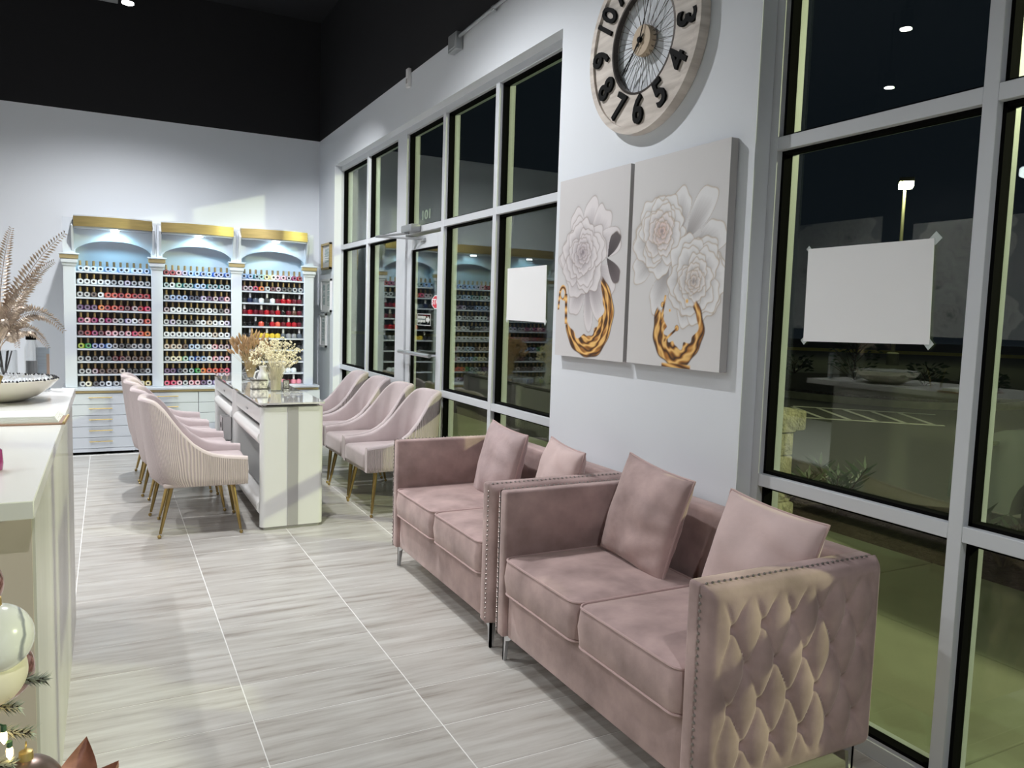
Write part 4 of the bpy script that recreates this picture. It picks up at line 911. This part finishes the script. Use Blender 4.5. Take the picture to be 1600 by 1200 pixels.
# ================================================================== RECEPTION COUNTER
M_MARB = mat('pale_marble', (.62, .61, .56), .35, noise=(2.2, .15, (1.0, .8, .30), (.52, .51, .47)), coat=.15)
M_QUARTZ = mat('white_quartz', (.80, .79, .77), .18, noise=(1.5, .03)); M_BEIGE = mat('counter_beige', (.62, .54, .47), .5)
ct = thing('reception_counter', 'white reception counter with marble side at the left edge', 'counter', (-.15, 1.93, 0))
MB().box(-.80, 0, 0, 2.07, .0, 1.012).build('body', M_BEIGE, ct); MB().box(.0, .006, .004, 2.068, .0, 1.0115).build('marble_panel', M_MARB, ct)
MB().box(-.82, .012, -.09, 2.32, 1.012, 1.05, .002, 1).build('top', M_QUARTZ, ct)
ZC = 1.05
bw = thing('decorative_bowl', 'shallow cream bowl with dark beaded rim on the counter', 'bowl', (-.405, 3.76, ZC))
pr = [(.0, .0), (.10, .0), (.15, .022), (.195, .055), (.225, .088), (.222, .092), (.19, .062), (.10, .02), (.0, .014)]
MB().lathe(pr, 48).build('body', mat('cream_ceramic', (.78, .74, .62), .25, coat=.4), bw, angle=50)
rb = MB()
for k in range(110):
    a = 2 * PI * k / 110; r = .216 + random.uniform(-.005, .005); rb.lathe([(.0005, -.006), (.006, -.001), (.004, .004), (.0005, .007)], 5, (r * math.cos(a), r * math.sin(a), .091))
o = rb.build('beaded_rim', mat('black_pearl', (.05, .045, .045), .25, .6), bw); o['kind'] = 'stuff'
cr = MB()
for k in range(420):
    a = random.random() * 2 * PI; r = .205 * math.sqrt(random.random()); s = random.uniform(.006, .012); cr.lathe([(.0005, -s), (s * .9, 0), (.0005, s)], 5, (r * math.cos(a), r * math.sin(a), .085 + .007 * random.random()))
o = cr.build('crystals', mat('crystal_bits', (.85, .86, .88), .08, .2), bw, smooth=False); o['kind'] = 'stuff'
# menu board with papers
mb_ = thing('menu_clipboard', 'brown menu board with a stack of white papers hanging over the counter edge', 'clipboard', (-.33, 3.08, ZC), -.03)
MB().box(-.22, .205, -.10, .10, .0, .006, .001, 1).build('board', mat('copper_leather', (.36, .22, .16), .5), mb_)
pp = MB()
for k in range(5): pp.box(-.215 + .002 * k, .185 - .003 * k, -.088 + .002 * k, .095 - .001 * k, .0062 + k * .0042, .0100 + k * .0042)
pp.build('papers', M_PAPER, mb_, smooth=False)
MB().tube([(.200, -.10, .007), (.200, .10, .007)], .004, 6).build('corner_trim', M_GOLD, mb_)
mg = thing('magenta_bottle', 'magenta glass bottle at the left edge of the counter', 'bottle', (-.253, 2.20, ZC))
MB().lathe([(.018, 0), (.026, .003), (.028, .02), (.026, .05), (.018, .058), (.008, .062)], 20).build('body', mat('magenta_glass', (.32, .03, .16), .12, coat=.6), mg); MB().lathe([(.009, .061), (.010, .066), (.009, .078), (.006, .08)], 14).build('cap', M_WHITEP, mg)
es = thing('brass_easel', 'thin brass card easel in front of the cream bowl', 'easel', (-.395, 3.40, ZC)); MB().box(-.006, .006, -.002, .002, 0, .14, .001, 1, mtx=Matrix.Rotation(.35, 4, 'Y')).build('leg', M_BRASS, es, smooth=False); MB().box(-.006, .006, -.002, .002, 0, .14, .001, 1, mtx=Matrix.Translation((-.10, 0, 0)) @ Matrix.Rotation(-.35, 4, 'Y')).build('leg', M_BRASS, es, smooth=False)
# tall clear bottle with dark cap, card holder
bt = thing('clear_bottle', 'tall clear bottle with black cap behind the bowl', 'bottle', (-.305, 4.12, ZC))
MB().lathe([(.0, 0), (.026, 0), (.027, .01), (.027, .20), (.018, .225), (.018, .24), (.016, .24), (.015, .22), (.024, .195), (.024, .012), (.0, .01)], 24).build('glass', M_CLEAR, bt); MB().lathe([(.021, .235), (.022, .265), (.018, .27)], 20).build('cap', M_GASKET, bt)
MB().lathe([(.0, .013), (.0225, .013), (.0225, .14), (.0, .14)], 16).build('contents', mat('grey_fill', (.30, .31, .33), .3), bt)
cdh = thing('card_holder', 'clear upright card holder with pale blue card behind the bowl', 'card holder', (-.262, 4.14, ZC), -.2)
MB().box(-.03, .03, -.02, .02, 0, .006).build('foot', M_CLEAR, cdh, smooth=False); MB().box(-.028, .028, -.003, .003, .006, .20).build('card', mat('blue_card', (.55, .63, .72), .5, noise=(30, .12, (.2, 1, 3))), cdh, smooth=False); MB().box(.016, .028, -.0042, -.003, .02, .17).build('strip', mat('peach_strip', (.70, .52, .42), .5), cdh, smooth=False)
# glass vase with gold fern fronds
fv = thing('fern_vase', 'glass vase of metallic gold fern fronds at the back of the counter', 'vase', (-.40, 4.02, ZC))
pr = [(.045, .0), (.050, .004), (.050, .19)]
MB().lathe(pr + [(r - .004, z + .004) for r, z in pr[::-1]], 28, caps=False).lathe([(0, .001), (.045, 0)], 28, caps=False).build('glass_body', M_CLEAR, fv)
pb_ = MB()
for k in range(90):
    a = random.random() * 6.28; r = .038 * math.sqrt(random.random()); s = random.uniform(.006, .010); pb_.lathe([(.0005, -s), (s, 0), (.0005, s)], 5, (r * math.cos(a), r * math.sin(a), .012 + .05 * random.random()))
o = pb_.build('silver_pebbles', M_CHROME, fv, smooth=False); o['kind'] = 'stuff'
M_FERN = mat('rose_gold_foil', (.62, .50, .40), .34, .8)
def frond(pts, L0):
    P = [Vector(p) for p in pts]; c = []
    for i in range(25):
        t = i / 24; a = P[0].lerp(P[1], t); b = P[1].lerp(P[2], t); c.append(a.lerp(b, t))
    mb = MB().tube(c, [.0022 - .0014 * i / 24 for i in range(25)], 5)
    for i in range(32):
        t = .16 + .84 * i / 31; f = t * 24; k = min(23, int(f)); p = c[k].lerp(c[k + 1], f - k); d = (c[k + 1] - c[k]).normalized()
        for s in (-1, 1):
            side = d.cross(Vector((.12, -1, .1))).normalized() * s
            l = L0 * (1.05 - .75 * ((t - .16) / .84) ** 1.5) * random.uniform(.88, 1.08); e = (side * .86 + d * .5 + Vector((0, 0, -.12))).normalized()
            n = e.cross(d).normalized(); w = d * l * .18
            mb.add([p, p + e * l * .55 + w + n * .003, p + e * l, p + e * l * .55 - w + n * .003, p + e * l * .5 + n * .006], [(0, 1, 4), (1, 2, 4), (2, 3, 4), (3, 0, 4)])
    mb.build('frond', M_FERN, fv, smooth=False)
def Lf(x, y, z): return (x + .40, y - 4.02, z - ZC)
for (tip, mid, l) in (((-.155, 3.88, 1.752), (-.33, 3.95, 1.60), .050), ((-.350, 3.90, 1.760), (-.40, 3.96, 1.62), .044), ((-.200, 3.90, 1.630), (-.32, 3.95, 1.56), .042),
                      ((-.245, 3.86, 1.545), (-.35, 3.93, 1.53), .038), ((-.165, 3.84, 1.338), (-.31, 3.90, 1.52), .050), ((-.225, 3.86, 1.265), (-.31, 3.92, 1.42), .040),
                      ((-.33, 3.80, 1.27), (-.36, 3.88, 1.42), .042), ((-.285, 3.82, 1.42), (-.36, 3.92, 1.50), .042), ((-.50, 3.92, 1.70), (-.44, 3.97, 1.58), .046), ((-.60, 3.95, 1.48), (-.5, 4.0, 1.52), .046), ((-.56, 3.86, 1.30), (-.48, 3.94, 1.46), .044), ((-.40, 3.80, 1.46), (-.41, 3.90, 1.45), .042), ((-.36, 3.78, 1.36), (-.40, 3.88, 1.44), .040)):
    frond([Lf(-.42 + random.uniform(-.015, .015), 4.00, 1.24), Lf(*mid), Lf(*tip)], l)
for k in range(6):
    a = k * 1.05; MB().tube([(.015 * math.cos(a), .015 * math.sin(a), .01), (-.03 * math.cos(a), -.03 * math.sin(a), .19)], .003, 5).build('stem', mat('dark_stem', (.04, .035, .03), .5), fv)

# ================================================================== CHRISTMAS TREE (only its right edge is in the picture)
TX, TY = -.66, 1.30
tr = thing('christmas_tree', 'frosted artificial Christmas tree in front of the counter', 'christmas tree', (TX, TY, 0))
MB().tube([(0, 0, 0), (0, 0, 1.75)], [.035, .008], 10).build('trunk', M_BARK, tr)
MB().lathe([(.20, 0), (.20, .02), (.05, .06), (.04, .10)], 24).build('stand', mat('dark_metal', (.1, .09, .08), .4, .6), tr)
nd_, tw = MB(), MB()
for k in range(150):
    z = .22 + 1.45 * (k / 150); a = k * 2.39996; R = .60 * (1 - (z - .2) / 1.65) ** .85 + .03; R *= random.uniform(.86, 1.0)
    if abs((a + PI) % (2 * PI) - PI) < .5 and z < 1.2: R *= .86
    p0 = Vector((0, 0, z)); p1 = Vector((R * math.cos(a), R * math.sin(a), z + .02 - .10 * R)); tw.tube([p0, p1], [.006, .003], 4)
    d = (p1 - p0).normalized()
    for i in range(54):
        t = .25 + .75 * random.random(); p = p0.lerp(p1, t); b = random.random() * 2 * PI; o = d.orthogonal().normalized(); q = d.cross(o); e = ((o * math.cos(b) + q * math.sin(b)) * .8 + d * .7).normalized() * random.uniform(.022, .036)
        w = e.cross(d).normalized() * .0016; nd_.add([p - w, p + w, p + e], [(0, 1, 2)])
for (ex, ey, ez) in ((.545, -.09, .905), (.56, -.11, .875), (.54, -.13, .845), (.575, -.06, .925), (.53, -.10, .93), (.55, -.10, .80)):
    p1 = Vector((ex, ey, ez)); p0 = Vector((.12, -.02, ez + .06)); tw.tube([p0, p1], [.006, .003], 4); d = (p1 - p0).normalized()
    for i in range(480):
        t = .78 + .22 * random.random(); p = p0.lerp(p1, t); b = random.random() * 2 * PI; o = d.orthogonal().normalized(); q = d.cross(o); e = ((o * math.cos(b) + q * math.sin(b)) * .8 + d * .7).normalized() * random.uniform(.012, .020)
        w = e.cross(d).normalized() * .0016; nd_.add([p - w, p + w, p + e], [(0, 1, 2)])
tw.build('branches', M_BARK, tr)
o = nd_.build('needles', mat('frosted_needle', (.42, .46, .41), .7, noise=(30, .4)), tr, smooth=False); o['kind'] = 'stuff'
def bauble(label, x, y, z, r, m, capm=M_GOLD):
    t = thing('bauble', label, 'ornament', (x, y, z), group='tree ornaments'); n = 16
    MB().lathe([(max(.0003, r * math.sin(PI * i / n)), -r * math.cos(PI * i / n)) for i in range(n + 1)], 32).build('ball', m, t)
    MB().lathe([(.009, r - .001), (.0085, r + .010), (.004, r + .012)], 14).build('cap', capm, t); MB().tube([(.0, .006 * math.cos(a), r + .017 + .006 * math.sin(a)) for a in [2 * PI * k / 10 for k in range(10)]], .001, 4, closed=True).build('loop', capm, t)
    return t
def pearl_mat():
    m = mat('pearl_printed', (.80, .80, .78), .2, coat=.6); nt = m.node_tree; b = nt.nodes['Principled BSDF']
    tc = nt.nodes.new('ShaderNodeTexCoord'); w = nt.nodes.new('ShaderNodeTexWave'); w.wave_type = 'RINGS'; w.inputs['Scale'].default_value = 9; w.inputs['Distortion'].default_value = 6; w.inputs['Detail Scale'].default_value = 1.4
    nt.links.new(tc.outputs['Object'], w.inputs['Vector']); r = nt.nodes.new('ShaderNodeValToRGB'); r.color_ramp.elements[0].position = .0; r.color_ramp.elements[0].color = (.30, .31, .34, 1); r.color_ramp.elements[1].position = .10; r.color_ramp.elements[1].color = (.80, .80, .78, 1)
    nt.links.new(w.outputs['Fac'], r.inputs[0]); nt.links.new(r.outputs[0], b.inputs['Base Color']); return m
# positions on the side of the tree that faces the aisle
bauble('pearly white bauble with silver scrollwork', -.138, 1.20, 1.010, .046, pearl_mat())
bauble('cream satin bauble tucked below the pearly one', -.148, 1.215, .957, .046, mat('cream_satin', (.80, .73, .60), .35))
bauble('shiny rose gold bauble behind the cream one', -.142, 1.27, .935, .044, mat('rose_gold', (.50, .30, .25), .15, .9))
bauble('matte bronze bauble with gold cap at the bottom', -.105, 1.185, .797, .045, mat('bronze_satin', (.26, .19, .165), .34, .75))
bauble('copper bauble half hidden above the pearly one', -.168, 1.24, 1.072, .038, MATS['rose_gold'])
fl = thing('magnolia_flower', 'rose gold fabric magnolia at the foot of the counter', 'ornament', (-.060, 1.18, .762)); M_RG = mat('rose_gold_fabric', (.46, .22, .15), .45, .3, noise=(60, .2))
for k in range(7):
    a = k * 2 * PI / 7 + .3; c, s = math.cos(a), math.sin(a)
    def pf(u, v, c=c, s=s, k=k):
        x = .070 * u; w = .028 * math.sin(PI * min(1, u * .93 + .07)) * (2 * v - 1); z = .052 * u ** 2 * (1.0 if k % 2 else .55) + .010 * (2 * v - 1) ** 2; return (x * c - w * s, x * s + w * c, z + .002)
    MB().grid(pf, 9, 7).build('petal', M_RG, fl, angle=80)
MB().lathe([(.012, 0), (.014, .006), (.008, .014), (.0, .016)], 12).build('centre', M_GOLD, fl)
M_BULB = mat('warm_bulb', (1, .8, .5), .3, emit=(1, .70, .32), estr=14)
for i, (x, y, z, lb) in enumerate([(-.128, 1.17, .885, 'upper warm fairy light beside the bronze bauble'), (-.122, 1.17, .862, 'lower warm fairy light left of the bronze bauble'), (-.15, 1.20, .90, 'warm fairy light beneath the cream bauble')]):
    t = thing('fairy_light', lb, 'light', (x, y, z), group='fairy lights on the tree'); MB().lathe([(.0005, -.010), (.004, -.004), (.0042, .004), (.003, .008)], 8).build('bulb', M_BULB, t); MB().lathe([(.0035, .008), (.0035, .016)], 8).build('socket', mat('socket_green', (.05, .12, .06), .5), t)
    MB().tube([(0, 0, .016), (-.03, .01, .03), (-.08, .02, .01)], .0012, 4).build('wire', MATS['socket_green'], t)

# ================================================================== CEILING LIGHTS
M_FIX = mat('black_fixture', (.012, .012, .012), .5); M_SPOTG = mat('spot_glow', (1, 1, 1), .4, emit=(1, .98, .95), estr=40)
def track_head(label, loc, energy, color=(.97, .98, 1.0), spot=140, target=None):
    t = thing('track_spot', label, 'ceiling light', loc, group='track spotlights')
    MB().lathe([(.05, .02), (.055, .16), (.03, .18)], 20).build('can', M_FIX, t); MB().lathe([(.045, .012), (.045, .02)], 20).build('lens', M_SPOTG, t)
    MB().tube([(0, 0, .17), (0, 0, 4.7 - loc[2])], .012, 8).build('stem', M_FIX, t)
    light('spot_lamp', 'SPOT', loc, energy, color, target=target, size=.045, spot=spot, blend=.6)
track_head('track spotlight hanging over the far desk, glaring at the top left', (.19, 7.35, 3.90), 290)
track_head('track spotlight above the reception counter', (-1.29, 4.47, 3.93), 195)
track_head('track spotlight between counter and canvases', (.75, 4.25, 3.93), 270)
track_head('added fill spotlight above and behind the camera', (.45, -.9, 3.93), 190)  # added fill light, lifts the surfaces that face the camera
track_head('added fill spotlight over the far left corner', (-2.6, 5.6, 3.93), 190)  # unseen lamp added for general room fill
track_head('track spotlight near the windows over the blush chairs', (.90, 6.25, 3.93), 90, spot=112)
track_head('added spotlight brightening the framed certificates', (1.0, 5.3, 3.93), 420, spot=42, target=(2.2, 8.8, 1.5))  # extra narrow lamp added to brighten the far pier and its frames
track_head('added spotlight brightening the rose murals', (-3.7, 6.6, 3.93), 170)  # unseen lamp added so the mural reflections come out brighter
track_head('track spotlight behind the reception', (-3.2, 2.2, 3.93), 150)
dp = thing('ceiling_duct', 'grey hanging panel beside the glaring spotlight', 'panel', (-.25, 7.45, 3.96)); MB().box(-.55, .37, -.10, .10, .0, .03, .004, 1).build('panel', mat('duct_grey', (.10, .10, .10), .5), dp)
MB().tube([(-.4, 0, .03), (-.4, 0, .74)], .006, 6).build('hanger', M_FIX, dp); MB().tube([(.3, 0, .03), (.3, 0, .74)], .006, 6).build('hanger', M_FIX, dp)
# LED ring chandelier over reception (seen as a reflection in the right window)
chd = thing('ring_chandelier', 'three-tier LED ring chandelier over the reception counter', 'chandelier', (-1.0, 2.85, 2.25)); M_LED = mat('led_ring', (1, 1, 1), .4, emit=(.82, .93, 1), estr=9)
for (z, r) in ((0.0, .20), (.13, .28), (.26, .36)):
    MB().lathe([(r - .012, z), (r + .012, z), (r + .012, z + .035), (r - .012, z + .035), (r - .012, z)], 40, caps=False).build('led_ring', M_LED, chd, angle=30)
    for k in range(3): a = k * 2.094 + z; MB().tube([(r * math.cos(a), r * math.sin(a), z + .03), (0, 0, 2.4)], .0015, 4).build('cable', M_CHROME, chd)
# rose murals on the left wall (reflected in the glass)
def mural(label, y1, z0, w, h, seed):
    P = Paint(w, h, 121, 121, (.35, .34, .35)); rs = np.random.default_rng(seed)
    for k in range(7): P.rose(rs.uniform(.15, .85) * w, rs.uniform(.15, .85) * h, rs.uniform(.24, .38) * min(w, h), (.66, .64, .63), (.14, .13, .13), (.5, .48, .46), (.6, .55, .53), seed + k)
    t = thing('rose_mural', label, 'wall art', (-5.0, y1, z0), group='rose murals'); MB().box(.001, .03, 0, w, 0, h).build('panel', M_CSIDE, t)
    vs = np.stack([np.full(P.U.shape, .031), P.U, P.V], -1).reshape(-1, 3); nx, ny = P.nx, P.ny
    i, j = np.meshgrid(np.arange(nx - 1), np.arange(ny - 1), indexing='ij'); a = (i * ny + j).ravel(); me = bpy.data.meshes.new('print'); me.from_pydata(vs.tolist(), [], np.stack([a, a + ny, a + ny + 1, a + 1], -1).tolist()); me.materials.append(M_PRINT)
    at = me.color_attributes.new('print', 'FLOAT_COLOR', 'POINT'); c = np.ones((nx * ny, 4)); c[:, :3] = np.clip(P.C.reshape(-1, 3), 0, 1); at.data.foreach_set('color', c.ravel()); link('print', me, t)
mural('grey rose mural on the left wall nearer the camera', 5.3, 1.35, 1.6, 1.5, 5)
mural('grey rose mural on the left wall nearer the racks', 7.4, 1.4, 1.55, 1.6, 50)
